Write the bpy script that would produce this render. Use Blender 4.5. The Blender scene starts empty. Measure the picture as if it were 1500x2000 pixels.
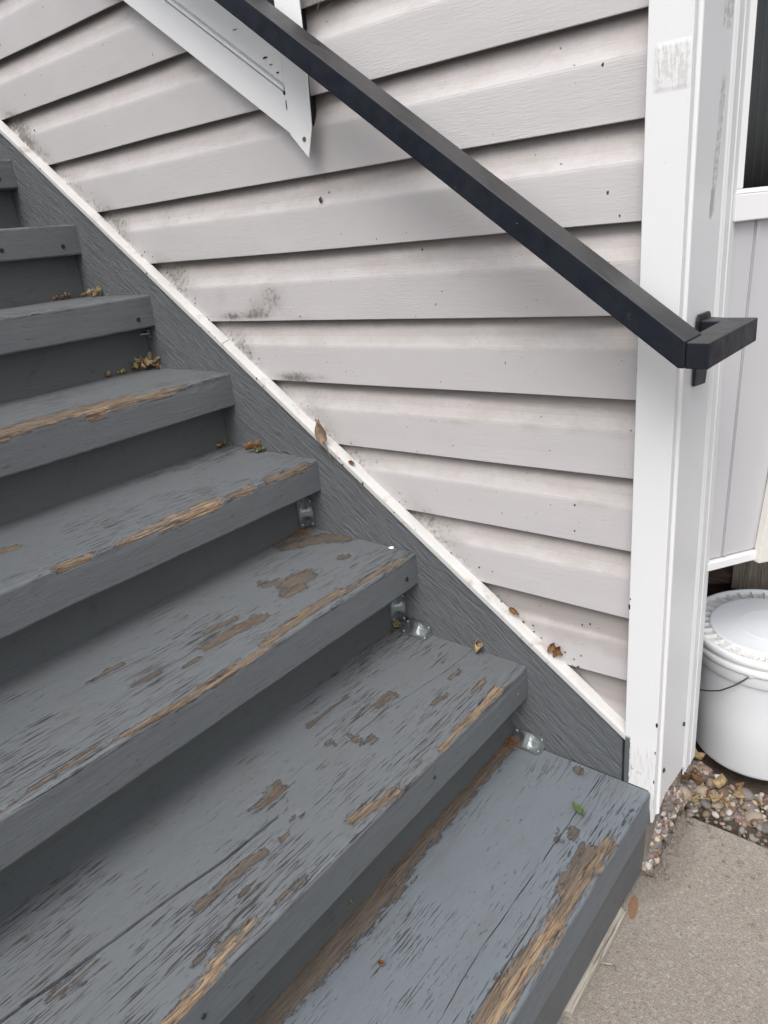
import bpy, bmesh, math, random
import numpy as np
from mathutils import Vector, Matrix, noise as mnoise

random.seed(7)
rng = np.random.default_rng(7)
S = bpy.context.scene
COL = S.collection
rad = math.radians

# ---------------------------------------------------------------- camera, sky, sun, exposure
cam_d = bpy.data.cameras.new("camera")
cam = bpy.data.objects.new("camera", cam_d)
COL.objects.link(cam)
cam.matrix_world = Matrix(((0.77455, -0.16150, 0.61154, 0.3098),
                           (0.62541, 0.33996, -0.70234, -1.0955),
                           (-0.09447, 0.92647, 0.36432, 0.2859),
                           (0, 0, 0, 1)))
cam_d.sensor_fit = 'VERTICAL'
cam_d.sensor_height = 24.0
cam_d.lens = 24.0 * 1420.47 / 2000.0
cam_d.clip_start = 0.02
cam_d.clip_end = 500
S.camera = cam

SUN_EL, SUN_AZ = rad(58), rad(160)      # azimuth measured from +Y clockwise: light from the open side across from the wall
world = bpy.data.worlds.new("World")
S.world = world
world.use_nodes = True
wn = world.node_tree.nodes
wn.clear()
sky = wn.new("ShaderNodeTexSky")
sky.sky_type = 'NISHITA'
sky.sun_disc = False
sky.sun_elevation = SUN_EL
sky.sun_rotation = SUN_AZ
sky.air_density = 0.8
sky.dust_density = 4.0
sky.ozone_density = 1.0
bgn = wn.new("ShaderNodeBackground")
bgn.inputs["Strength"].default_value = 0.15
wo = wn.new("ShaderNodeOutputWorld")
bw = wn.new("ShaderNodeRGBToBW")                     # thin overcast: the blue of the sky is mostly greyed out
mxs = wn.new("ShaderNodeMix"); mxs.data_type = 'RGBA'; mxs.inputs[0].default_value = .70
world.node_tree.links.new(sky.outputs[0], bw.inputs[0])
world.node_tree.links.new(sky.outputs[0], mxs.inputs[6])
world.node_tree.links.new(bw.outputs[0], mxs.inputs[7])
world.node_tree.links.new(mxs.outputs[2], bgn.inputs[0])
world.node_tree.links.new(bgn.outputs[0], wo.inputs[0])
sun_d = bpy.data.lights.new("sun", 'SUN')
sun_d.energy = 0.55
sun_d.angle = rad(45)
sun_d.color = (1.0, 0.975, 0.95)
sun = bpy.data.objects.new("sun", sun_d)
COL.objects.link(sun)
sdir = Vector((math.sin(SUN_AZ) * math.cos(SUN_EL), math.cos(SUN_AZ) * math.cos(SUN_EL), math.sin(SUN_EL)))
sun.rotation_euler = sdir.to_track_quat('Z', 'Y').to_euler()
S.view_settings.view_transform = 'Standard'
S.view_settings.look = 'None'
S.view_settings.exposure = 0.85
S.view_settings.gamma = 1.0
S.view_settings.use_curve_mapping = False
S.render.engine = 'CYCLES'
S.cycles.max_bounces = 8
S.cycles.diffuse_bounces = 5

# ---------------------------------------------------------------- material helpers
class NT:
    """tiny wrapper for building node trees"""
    def __init__(self, name):
        self.m = bpy.data.materials.new(name)
        self.m.use_nodes = True
        self.t = self.m.node_tree
        self.t.nodes.clear()
        self.out = self.t.nodes.new("ShaderNodeOutputMaterial")
        self.b = self.t.nodes.new("ShaderNodeBsdfPrincipled")
        self.t.links.new(self.b.outputs[0], self.out.inputs[0])
        tc = self.t.nodes.new("ShaderNodeTexCoord")
        self.obj = tc.outputs["Object"]
        oi = self.t.nodes.new("ShaderNodeObjectInfo")
        self.rnd = oi.outputs["Random"]
    def new(self, k): return self.t.nodes.new(k)
    def link(self, a, b): self.t.links.new(a, b)
    def put(self, s, v):
        if isinstance(v, (int, float)): s.default_value = v
        elif isinstance(v, tuple):
            s.default_value = v if len(v) == len(s.default_value) else (*v, 1)
        else: self.link(v, s)
    def math(self, op, a, b=0.0, c=0.0, clamp=False):
        n = self.new("ShaderNodeMath"); n.operation = op; n.use_clamp = clamp
        self.put(n.inputs[0], a); self.put(n.inputs[1], b)
        if len(n.inputs) > 2: self.put(n.inputs[2], c)
        return n.outputs[0]
    def ss(self, v, lo, hi, a=0.0, b=1.0):
        n = self.new("ShaderNodeMapRange"); n.interpolation_type = 'SMOOTHSTEP'
        self.put(n.inputs[0], v); self.put(n.inputs[1], lo); self.put(n.inputs[2], hi)
        self.put(n.inputs[3], a); self.put(n.inputs[4], b)
        return n.outputs[0]
    def coords(self, scale=(1, 1, 1), rot=(0, 0, 0), rand=True, off=0.0):
        n = self.new("ShaderNodeMapping"); n.vector_type = 'POINT'
        src = self.obj
        if rand:
            a = self.new("ShaderNodeVectorMath"); a.operation = 'ADD'
            k = self.new("ShaderNodeVectorMath"); k.operation = 'SCALE'
            k.inputs[0].default_value = (7.3, 31.7, 13.1); self.link(self.rnd, k.inputs[3])
            self.link(self.obj, a.inputs[0]); self.link(k.outputs[0], a.inputs[1]); src = a.outputs[0]
        if rot != (0, 0, 0):
            r = self.new("ShaderNodeMapping"); r.inputs[2].default_value = rot
            self.link(src, r.inputs[0]); src = r.outputs[0]
        n.inputs[1].default_value = (off, off, off)
        n.inputs[3].default_value = scale
        self.link(src, n.inputs[0])
        return n.outputs[0]
    def noise(self, co, scale=1.0, detail=4.0, rough=0.55, dist=0.0):
        n = self.new("ShaderNodeTexNoise")
        self.link(co, n.inputs["Vector"]); n.inputs["Scale"].default_value = scale
        n.inputs["Detail"].default_value = detail; n.inputs["Roughness"].default_value = rough
        n.inputs["Distortion"].default_value = dist
        return n.outputs[0]
    def mix(self, f, a, b):
        n = self.new("ShaderNodeMix"); n.data_type = 'RGBA'
        self.put(n.inputs[0], f); self.put(n.inputs[6], a); self.put(n.inputs[7], b)
        return n.outputs[2]
    def attr(self, name):
        n = self.new("ShaderNodeAttribute"); n.attribute_name = name
        return n.outputs["Fac"]
    def sep(self, v=None):
        n = self.new("ShaderNodeSeparateXYZ"); self.link(v or self.obj, n.inputs[0]); return n.outputs
    def bump(self, h, dist=0.001, strength=1.0, prev=None):
        n = self.new("ShaderNodeBump"); n.inputs["Distance"].default_value = dist
        n.inputs["Strength"].default_value = strength
        self.link(h, n.inputs["Height"])
        if prev is not None: self.link(prev, n.inputs["Normal"])
        return n.outputs[0]
    def finish(self, col, rough=0.5, nrm=None, spec=0.5, metal=0.0):
        self.put(self.b.inputs["Base Color"], col); self.put(self.b.inputs["Roughness"], rough)
        self.b.inputs["Specular IOR Level"].default_value = spec
        self.put(self.b.inputs["Metallic"], metal)
        if nrm is not None: self.link(nrm, self.b.inputs["Normal"])
        return self.m

def mat_tread(name="peeling_grey_deck_paint", pc0=(.122, .132, .139), pc1=(.153, .165, .173), fd=0.0):
    n = NT(name)
    wear = n.attr("wear"); fresh = n.attr("fresh"); crk = n.attr("crack")
    big = n.noise(n.coords((1, .6, 1)), 9, 3)
    streak = n.noise(n.coords((1, .045, 1)), 420, 5, .65)
    streak2 = n.noise(n.coords((1, .10, 1), off=3.1), 150, 6, .7, .3)
    rag = n.noise(n.coords((1, .11, 1), off=1.7), 210, 7, .72, .25)
    fine = n.noise(n.coords((1, 1, 1)), 700, 4, .6)
    x = n.sep()[0]
    nose = n.ss(x, -.15, .0)
    # ragged patches where the paint is gone
    rag2 = n.noise(n.coords((1, .33, 1), off=21.0), 120, 7, .72, .3)
    rg = n.math('ADD', n.math('MULTIPLY', n.math('SUBTRACT', rag2, .5), 2.2), n.math('MULTIPLY', n.math('SUBTRACT', rag, .5), .5))
    sliver = n.noise(n.coords((1, .035, 1), off=14.0), 300, 5, .7, .15)
    st = n.math('MULTIPLY', n.math('SUBTRACT', sliver, .5), n.math('ADD', .9, n.math('MULTIPLY', fresh, 4.6)))
    m1 = n.ss(n.math('ADD', n.math('ADD', wear, rg), st), .40, .47)
    m1 = n.math('MULTIPLY', m1, n.ss(wear, .0, .05))
    # short splits along the grain everywhere, more near the nosing
    dens = n.math('ADD', n.math('ADD', n.math('MULTIPLY', nose, .035), fd), n.math('MULTIPLY', n.math('SUBTRACT', big, .5), .46))
    fl = n.ss(n.math('ADD', streak2, dens), .680, .698)
    fl2 = n.ss(n.math('ADD', n.noise(n.coords((1, .05, 1), off=9.0), 420, 3, .6), dens), .672, .682)
    hair = n.noise(n.coords((1, .030, 1), off=11.0), 480, 2, .5)
    fl3 = n.math('MULTIPLY', n.ss(n.math('ADD', hair, n.math('MULTIPLY', dens, .35)), .632, .645), n.ss(n.math('ADD', big, n.math('MULTIPLY', nose, .12)), .48, .60))
    fl2 = n.math('MAXIMUM', fl2, fl3)
    zz = n.sep()[2]
    topside = n.ss(zz, -.014, -.005, .12, 1.0)
    fl = n.math('MULTIPLY', fl, .10)
    flm = n.math('MULTIPLY', n.math('MAXIMUM', fl, fl2), topside)
    mask = n.math('MAXIMUM', m1, n.math('MULTIPLY', flm, .85))
    paint = n.mix(big, pc0, pc1)
    worn = n.ss(n.noise(n.coords((1, .25, 1), off=5.5), 28, 6, .7), .5, .72)
    paint = n.mix(n.math('MULTIPLY', worn, .40), paint, (.128, .124, .118))
    dirt = n.ss(n.noise(n.coords((1, .5, 1), off=2.2), 60, 6, .75), .55, .72)
    paint = n.mix(n.math('MULTIPLY', dirt, .22), paint, (.060, .060, .058))
    speck = n.ss(n.noise(n.coords((1, 1, 1), off=4), 330, 2, .5), .70, .74)
    paint = n.mix(n.math('MULTIPLY', speck, .35), paint, (.20, .215, .23))
    woodd = n.mix(n.ss(streak, .35, .65), (.070, .058, .048), (.118, .099, .083))
    woodf = n.mix(n.ss(streak, .38, .60), (.135, .090, .056), (.350, .250, .155))
    fr = n.math('ADD', fresh, n.math('MULTIPLY', n.math('SUBTRACT', streak2, .5), 1.2), clamp=True)
    wood = n.mix(fr, woodd, woodf)
    wood = n.mix(n.math('MULTIPLY', n.ss(streak2, .56, .64), n.ss(fr, .05, .5, .35, .9)), wood, (.034, .024, .018))
    wood = n.mix(n.math('MULTIPLY', flm, n.math('SUBTRACT', 1.0, m1)), wood, (.030, .026, .024))
    col = n.mix(mask, paint, wood)
    rimd = n.math('MULTIPLY', n.ss(n.math('ADD', n.math('ADD', wear, rg), st), .30, .40), n.math('SUBTRACT', 1.0, m1))
    col = n.mix(n.math('MULTIPLY', crk, .92), col, (.018, .013, .010))
    col = n.mix(n.math('MULTIPLY', rimd, .45), col, (.050, .044, .040))
    h = n.math('ADD', n.math('MULTIPLY', n.math('SUBTRACT', 1.0, mask), 1.3), n.math('MULTIPLY', rimd, .3))
    h = n.math('ADD', h, n.math('MULTIPLY', streak2, .55))
    h = n.math('ADD', h, n.math('MULTIPLY', streak, n.math('ADD', n.math('MULTIPLY', mask, .9), .12)))
    h = n.math('ADD', h, n.math('MULTIPLY', fine, .16))
    h = n.math('ADD', h, n.math('MULTIPLY', n.noise(n.coords((1, .3, 1), off=8), 40, 3), .9))
    nr = n.bump(h, .0015, 1.0)
    return n.finish(col, n.math('ADD', n.math('MULTIPLY', mask, .32), n.ss(fine, .3, .7, .46, .60)), nr, .42)

def mat_board(name="grey_deck_paint_vertical", c0=(.078, .084, .088), c1=(.100, .107, .112), rot=(0, 0, 0), sc=(1, .05, 1), grain=.9, fleck=.71):
    """painted board with grain; sc is small along the grain"""
    n = NT(name)
    co = n.coords(sc, rot)
    g = n.noise(co, 260, 5, .65, .2)
    g2 = n.noise(n.coords(tuple(s * .4 for s in sc), rot, off=2), 150, 4, .6, .5)
    big = n.noise(n.coords((1, 1, 1)), 6, 4)
    col = n.mix(big, c0, c1)
    dirt = n.ss(n.noise(n.coords((1, 1, 1), off=6), 30, 6, .7), .56, .75)
    col = n.mix(n.math('MULTIPLY', dirt, .50), col, (.045, .043, .038))
    fl = n.ss(g, fleck, fleck + .03)
    col = n.mix(n.math('MULTIPLY', fl, .8), col, (.045, .034, .026))
    h = n.math('ADD', n.math('MULTIPLY', g, grain), n.math('MULTIPLY', g2, 1.2 * grain))
    h = n.math('ADD', h, n.math('MULTIPLY', n.noise(n.coords((1, 1, 1)), 900, 3), .12))
    h = n.math('SUBTRACT', h, n.math('MULTIPLY', fl, .8))
    return n.finish(col, n.ss(g, .3, .7, .50, .62), n.bump(h, .0010, 1.0), .4)

def mat_stringer():
    n = NT("grey_stringer_paint")
    a = math.atan2(.1806, .2534)
    rot = (0, -a, 0)
    wob = n.noise(n.coords((.5, 1, 1), rot), 10, 3)
    def co(sx, sz, off):
        m = n.new("ShaderNodeMapping"); m.inputs[2].default_value = rot; n.link(n.obj, m.inputs[0])
        s = n.new("ShaderNodeSeparateXYZ"); n.link(m.outputs[0], s.inputs[0])
        c = n.new("ShaderNodeCombineXYZ")
        n.link(n.math('MULTIPLY', s.outputs[0], sx), c.inputs[0])
        n.link(n.math('ADD', n.math('MULTIPLY', s.outputs[2], sz), n.math('ADD', n.math('MULTIPLY', wob, .045 * sz), off)), c.inputs[2])
        return c.outputs[0]
    g = n.noise(co(22, 260, 0), 1, 5, .7)
    g2 = n.noise(co(9, 90, 5), 1, 5, .65, .4)
    ridge = n.noise(co(60, 420, 9), 1, 3, .6)
    big = n.noise(n.coords((1, 1, 1)), 7, 3)
    col = n.mix(big, (.112, .121, .128), (.142, .153, .161))
    col = n.mix(n.ss(g, .52, .66, 0, .55), col, (.045, .048, .052))
    col = n.mix(n.ss(ridge, .60, .74, 0, .5), col, (.17, .185, .20))
    fl = n.ss(g2, .66, .70)
    col = n.mix(n.math('MULTIPLY', fl, .6), col, (.040, .036, .033))
    chip = n.ss(n.noise(co(30, 120, 15), 1, 4, .6), .74, .77)
    col = n.mix(n.math('MULTIPLY', chip, .8), col, (.10, .062, .040))
    h = n.math('ADD', n.math('MULTIPLY', g, 1.3), n.math('MULTIPLY', g2, 1.6))
    h = n.math('ADD', h, n.math('MULTIPLY', ridge, .6))
    return n.finish(col, .55, n.bump(h, .0042, 1.0), .45)

def mat_siding():
    n = NT("pale_vinyl_siding")
    z = n.sep()[2]; xx = n.sep()[0]
    g = n.noise(n.coords((.10, 1, 1)), 420, 4, .65, .3)
    gm = n.ss(n.noise(n.coords((1, 1, 1), off=4), 5, 2), .35, .6)
    col = n.mix(n.noise(n.coords((1, 1, 2)), 8, 3), (.545, .522, .518), (.590, .568, .565))
    # grime on the sloped upper half of each course, plus painted shade
    up = n.ss(z, .060, .128)
    d1 = n.noise(n.coords((.6, 1, 1), off=2), 22, 6, .68)
    d2 = n.noise(n.coords((1, 1, 1), off=8), 90, 5, .7)
    warm = n.math('MULTIPLY', n.ss(n.math('ADD', d1, n.math('MULTIPLY', up, .30)), .50, .86), n.ss(z, .066, .084))
    col = n.mix(n.math('MULTIPLY', warm, .72), col, (.425, .385, .355))
    pk = n.math('MULTIPLY', n.ss(n.math('ADD', d2, n.math('MULTIPLY', up, .16)), .58, .74), n.ss(z, .070, .10))
    col = n.mix(n.math('MULTIPLY', pk, .26), col, (.33, .28, .24))
    col = n.mix(n.math('MULTIPLY', n.ss(n.math('ADD', z, n.math('MULTIPLY', d1, .012)), .121, .134), .85), col, (.075, .062, .050))  # dark band under the lap: mostly its shade painted in, some grime
    col = n.mix(n.ss(z, .078, .100, 0, .5), col, (.470, .435, .420))  # upper half toned down to offset the sky light it catches
    # dark mould, stored per vertex where it grows
    mo = n.attr("mould")
    mm = n.ss(n.math('ADD', mo, n.math('MULTIPLY', n.math('SUBTRACT', d2, .5), 1.8)), .40, .85)
    col = n.mix(n.math('MULTIPLY', n.math('MULTIPLY', mm, n.ss(mo, 0.0, .15)), .85), col, (.075, .070, .062))
    col = n.mix(n.math('MULTIPLY', n.ss(n.math('ADD', mo, n.math('MULTIPLY', n.math('SUBTRACT', d1, .5), .5)), .10, .70), .50), col, (.27, .25, .225))
    sp = n.ss(n.noise(n.coords((1, 1, 1), off=12), 120, 2, .4), .760, .775)
    col = n.mix(n.math('MULTIPLY', sp, .75), col, (.10, .08, .065))
    h = n.math('MULTIPLY', g, n.math('ADD', n.math('MULTIPLY', gm, .8), .25))
    h = n.math('ADD', h, n.math('MULTIPLY', n.noise(n.coords((1, 1, 1)), 12, 2), 1.5))
    return n.finish(col, .48, n.bump(h, .0007, .9), .4)

def mat_simple(name, c0, c1, rough=.45, scale=8, bumpd=.0003, fine=500, spec=.4, stretch=(1, 1, 1), dirt=None, dirt_amt=.0, dirt_th=(.60, .74), dirt_scale=25, metal=0):
    n = NT(name)
    big = n.noise(n.coords((1, 1, 1)), scale, 4)
    col = n.mix(big, c0, c1)
    if dirt:
        d = n.ss(n.noise(n.coords((1, 1, 1), off=5), dirt_scale, 7, .7), *dirt_th)
        col = n.mix(n.math('MULTIPLY', d, dirt_amt), col, dirt)
    f = n.noise(n.coords(stretch, off=1), fine, 4, .6)
    return n.finish(col, n.ss(big, .3, .7, rough - .05, rough + .07), n.bump(f, bumpd, 1.0), spec, metal)

def mat_post():
    n = NT("white_aluminium_post_wrap")
    px, py, pz = n.sep()[0], n.sep()[1], n.sep()[2]
    col = n.mix(n.noise(n.coords((1, 1, .3)), 7, 3), (.74, .745, .745), (.80, .805, .805))
    d = n.ss(n.noise(n.coords((1, 1, .5), off=3), 40, 7, .72), .66, .78)
    col = n.mix(n.math('MULTIPLY', d, .30), col, (.55, .50, .43))
    chipn = n.noise(n.coords((1, 1, .6), off=7), 150, 4, .6)
    col = n.mix(n.math('MULTIPLY', n.ss(chipn, .735, .75), .6), col, (.30, .24, .19))
    wr = n.noise(n.coords((1, 1, .10), off=2), 330, 3, .6)
    rag = n.noise(n.coords((1, 1, 1), off=6), 110, 5, .7)
    def box(lo, hi, v, soft=.004):
        a = n.ss(v, lo - soft, lo + soft); b = n.ss(v, hi - soft, hi + soft, 1, 0)
        return n.math('MULTIPLY', a, b)
    front = n.ss(py, -.0345, -.0335, 1, 0)
    # square of rough filler near the top of the front face
    sq = n.math('MULTIPLY', n.math('MULTIPLY', box(-.0805, -.0370, px), box(.4130, .4640, pz)), front)
    sqr = n.math('MULTIPLY', sq, n.ss(n.math('ADD', n.math('MULTIPLY', wr, .6), n.math('MULTIPLY', rag, .5)), .54, .60))
    col = n.mix(n.math('MULTIPLY', sqr, .50), col, (.50, .47, .42))
    # wrinkled paint near the foot, with a rusty scrape
    foot = n.math('MULTIPLY', n.ss(pz, -.600, -.640), front)
    col = n.mix(n.math('MULTIPLY', n.math('MULTIPLY', foot, n.ss(wr, .52, .60)), .30), col, (.50, .48, .45))
    scr = n.math('MULTIPLY', n.math('MULTIPLY', box(-.682, -.672, pz, .006), box(-.085, -.050, px)), n.ss(rag, .50, .58))
    col = n.mix(n.math('MULTIPLY', scr, .75), col, (.36, .22, .12))
    # overlapping grey stair paint along the lower left edge
    gr = n.math('MULTIPLY', n.ss(n.math('ADD', px, n.math('MULTIPLY', n.math('SUBTRACT', rag, .5), .008)), -.0835, -.0820, 1, 0), n.ss(pz, -.606, -.616))
    gr = n.math('MULTIPLY', gr, front)
    col = n.mix(gr, col, (.105, .115, .122))
    # long scraped patch on the side face and a second one above it
    yy = n.math('SUBTRACT', n.math('ADD', py, n.math('MULTIPLY', n.math('SUBTRACT', rag, .5), .014)), n.math('MULTIPLY', n.math('SUBTRACT', pz, .33), .11))
    p1 = n.math('MULTIPLY', box(.078, .098, yy, .002), box(.255, .428, pz, .006))
    p2 = n.math('MULTIPLY', box(.062, .100, yy, .003), box(.488, .60, pz, .006))
    pp = n.math('MAXIMUM', p1, p2)
    col = n.mix(n.math('MULTIPLY', pp, n.ss(rag, .40, .60)), col, (.52, .50, .46))
    p3 = n.math('MULTIPLY', box(.075, .090, yy, .002), box(.252, .292, pz, .004))
    col = n.mix(n.math('MULTIPLY', p3, .8), col, (.36, .36, .37))
    h = n.math('ADD', n.math('MULTIPLY', n.noise(n.coords((1, 1, .12)), 420, 3), .18),
               n.math('MULTIPLY', n.math('ADD', foot, sq), n.math('MULTIPLY', wr, 1.6)))
    h = n.math('ADD', h, n.math('MULTIPLY', pp, n.math('MULTIPLY', rag, -1.2)))
    return n.finish(col, .42, n.bump(h, .0010, 1.0), .42)

def mat_concrete():
    n = NT("weathered_concrete")
    f = n.noise(n.coords((1, 1, 1), rand=False), 420, 5, .75)
    g = n.noise(n.coords((1, 1, 1), rand=False, off=3), 900, 3, .6)
    v = n.new("ShaderNodeTexVoronoi"); v.inputs["Scale"].default_value = 260
    n.link(n.obj, v.inputs["Vector"])
    big = n.noise(n.coords((1, 1, 1), rand=False), 7, 5, .6)
    col = n.mix(big, (.345, .305, .258), (.465, .420, .362))
    col = n.mix(n.ss(f, .40, .62, .55, 0.0), col, (.110, .098, .088))
    m2_ = n.noise(n.coords((1, 1, 1), rand=False, off=7), 190, 4, .7)
    col = n.mix(n.ss(m2_, .54, .66, 0, .7), col, (.52, .48, .42))
    col = n.mix(n.ss(m2_, .44, .34, 0, .65), col, (.160, .135, .112))
    col = n.mix(n.ss(g, .58, .66, 0, .75), col, (.55, .52, .47))
    col = n.mix(n.ss(v.outputs["Color"], .88, .93, 0, .55), col, (.46, .37, .30))
    px, py, pz = n.sep()
    def sp(cx, cy, rx, ry, a, amt, c, base):
        dx = n.math('SUBTRACT', px, cx); dy = n.math('SUBTRACT', py, cy)
        u = n.math('DIVIDE', n.math('ADD', n.math('MULTIPLY', dx, math.cos(a)), n.math('MULTIPLY', dy, math.sin(a))), rx)
        w = n.math('DIVIDE', n.math('SUBTRACT', n.math('MULTIPLY', dy, math.cos(a)), n.math('MULTIPLY', dx, math.sin(a))), ry)
        r = n.math('ADD', n.math('ADD', n.math('MULTIPLY', u, u), n.math('MULTIPLY', w, w)), n.math('MULTIPLY', n.math('SUBTRACT', f, .5), .7))
        return n.mix(n.math('MULTIPLY', n.ss(r, .80, 1.25, 1, 0), amt), base, c)
    col = sp(-.0375, -.112, .0085, .027, 0.25, .75, (.30, .135, .055), col)
    col = sp(-.04, .03, .06, .12, 0, .25, (.14, .12, .105), col)
    h = n.math('ADD', n.math('MULTIPLY', f, 1.0), n.math('ADD', n.math('MULTIPLY', g, .4), n.math('MULTIPLY', m2_, 1.5)))
    return n.finish(col, .85, n.bump(h, .0024, 1.0), .25)

def mat_pebble(name, a, b):
    n = NT(name)
    k = n.noise(n.coords((1, 1, 1)), 60, 5, .65)
    c = n.mix(n.ss(k, .3, .7), a, b)
    sp = n.ss(n.noise(n.coords((1, 1, 1), off=4), 330, 3), .60, .70)
    c = n.mix(n.math('MULTIPLY', sp, .35), c, (.36, .31, .27))
    br = n.mix(n.rnd, (.75, .75, .75), (1.15, 1.12, 1.10))
    mx = n.new("ShaderNodeMix"); mx.data_type = 'RGBA'; mx.blend_type = 'MULTIPLY'; mx.inputs[0].default_value = 1
    n.link(c, mx.inputs[6]); n.link(br, mx.inputs[7])
    return n.finish(mx.outputs[2], .62, n.bump(k, .0012, .8), .35)

def mat_leaf(name, a, b):
    n = NT(name)
    k = n.noise(n.coords((1, 1, 1)), 120, 4, .6)
    return n.finish(n.mix(n.ss(k, .3, .7), a, b), .7, n.bump(k, .0008, 1.0), .25)

def mat_rawwood(name, a, b, stretch=(1, 1, .06), sc=300):
    n = NT(name)
    k = n.noise(n.coords(stretch), sc, 5, .65)
    k2 = n.noise(n.coords(tuple(s * .5 for s in stretch), off=2), sc * .4, 4, .6, .4)
    c = n.mix(n.ss(k, .3, .68), a, b)
    c = n.mix(n.ss(k2, .60, .68), c, tuple(v * .3 for v in a))
    return n.finish(c, .8, n.bump(n.math('ADD', k, k2), .0025, 1.0), .2)

M = {}
M['tread'] = mat_tread()
M['tread_blue'] = mat_tread("peeling_deck_paint_bluer", (.132, .151, .167), (.162, .184, .204), -.035)  # lighter, bluer copy of the tread material for the lowest tread
M['riser'] = mat_board("grey_riser_paint", (.088, .095, .094), (.112, .120, .119), sc=(1, .05, 1), grain=1.0, fleck=.70)
M['board'] = mat_board("grey_kick_board_paint", (.100, .108, .112), (.130, .140, .145), sc=(1, .035, 1), grain=1.0, fleck=.69)
M['stringer'] = mat_stringer()
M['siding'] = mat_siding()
M['post'] = mat_post()
M['trim'] = mat_simple("off_white_trim", (.56, .555, .535), (.63, .625, .605), .45, 14, .0005, 200, .4, (1, 1, 1), (.34, .28, .22), .80, (.54, .74), 22)
M['rake'] = mat_simple("white_rake_metal", (.80, .81, .81), (.86, .87, .87), .40, 5, .0003, 200, .4, (1, 1, 1), (.60, .52, .40), .35, (.64, .78), 30)
M['black'] = mat_simple("black_enamel_rail", (.0055, .0070, .0115), (.009, .0115, .018), .42, 30, .0006, 300, .45, (1, 1, 1), (.05, .05, .052), .5, (.62, .80), 60)
nr_ = NT("black_enamel_rail")
geo = nr_.new("ShaderNodeNewGeometry")
gz_ = nr_.sep(geo.outputs["Normal"])[2]
dn = nr_.noise(nr_.coords((1, 1, 1), rand=False), 35, 7, .7)
dust = nr_.math('MULTIPLY', nr_.ss(gz_, .45, .75), nr_.ss(dn, .30, .62, .45, 1.0))
cb_ = nr_.mix(nr_.noise(nr_.coords((1, 1, 1), rand=False), 12, 3), (.0035, .0055, .0110), (.0060, .0090, .0165))
cb_ = nr_.mix(nr_.math('MULTIPLY', nr_.ss(nr_.noise(nr_.coords((1, 1, 1), rand=False, off=4), 55, 6, .7), .60, .74), .35), cb_, (.045, .046, .050))
chp = nr_.ss(nr_.noise(nr_.coords((1, 1, 1), rand=False, off=9), 130, 3, .6), .735, .75)
cb_ = nr_.mix(nr_.math('MULTIPLY', chp, .6), cb_, (.22, .22, .22))
cb_ = nr_.mix(nr_.math('MULTIPLY', dust, .62), cb_, (.075, .073, .068))
M['black'] = nr_.finish(cb_, nr_.ss(dn, .3, .7, .38, .58), nr_.bump(nr_.noise(nr_.coords((1, 1, 1), rand=False), 260, 4), .0002, 1.0), .45)
M['zinc'] = mat_simple("galvanised_bracket", (.26, .285, .285), (.36, .385, .385), .46, 90, .00003, 300, .5, (1, 1, 1), metal=.9)
M['screw'] = mat_simple("dark_screw", (.012, .012, .013), (.03, .03, .03), .6, 100, .0002)
M['rust'] = mat_simple("rusty_screw", (.16, .09, .035), (.33, .23, .10), .5, 300, .0004, 500, .5, metal=.4)
M['bucket'] = mat_simple("white_bucket_plastic", (.70, .72, .74), (.75, .77, .79), .42, 4, .0003, 60, .45, (1, 1, 1), (.50, .47, .42), .25, (.62, .76), 18)
M['lid'] = mat_simple("white_lid_plastic", (.78, .80, .81), (.82, .84, .85), .40, 6, .0003, 200, .45, (1, 1, 1), (.42, .36, .28), .35, (.62, .74), 30)
M['lid_dirty'] = mat_simple("dirty_lid_channel", (.66, .63, .57), (.74, .72, .68), .6, 20, .001, 300, .3, (1, 1, 1), (.12, .10, .075), .85, (.54, .64), 110)
M['wire'] = mat_simple("steel_wire", (.10, .10, .10), (.18, .18, .18), .4, 80, .0001, metal=.8)
M['concrete'] = mat_concrete()
M['soil'] = mat_simple("dark_soil", (.055, .043, .034), (.135, .108, .084), .95, 60, .004, 200, .1)
M['rubble'] = mat_simple("mortar_rubble", (.16, .135, .115), (.36, .32, .275), .9, 130, .003, 500, .2)
M['panel'] = mat_simple("pale_grey_panel", (.52, .515, .53), (.56, .555, .57), .45, 5, .0002, 200, .4)
M['wframe'] = mat_simple("white_window_vinyl", (.80, .80, .80), (.85, .85, .85), .4, 5, .0002, 200, .4)
M['cream'] = mat_simple("cream_trim_board", (.72, .70, .64), (.80, .78, .73), .5, 9, .0006, 150, .3, (1, 1, 1), (.30, .24, .18), .5, (.62, .76), 30)
M['oldwood'] = mat_rawwood("weathered_beam", (.20, .165, .125), (.38, .34, .28), (1, 1, .05), 260)
M['darkwood'] = mat_rawwood("crawlspace_plank", (.07, .045, .035), (.15, .10, .08), (.06, .06, 1), 260)
M['shim'] = mat_rawwood("pale_shim_wood", (.30, .26, .21), (.50, .47, .41), (1, .05, 1), 300)
M['found'] = mat_simple("red_brown_foundation", (.060, .028, .024), (.100, .050, .042), .9, 20, .002, 200, .1)
M['inner'] = mat_simple("dark_interior", (.010, .010, .011), (.016, .016, .017), .7, 10)
M['slat'] = mat_simple("dark_blind", (.020, .021, .021), (.035, .036, .036), .55, 20)
gl = NT("dark_window_glass")
gl.b.inputs["Transmission Weight"].default_value = 1.0
M['glass'] = gl.finish((.80, .82, .82), .02, None, .5); gl.b.inputs["IOR"].default_value = 1.45
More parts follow.
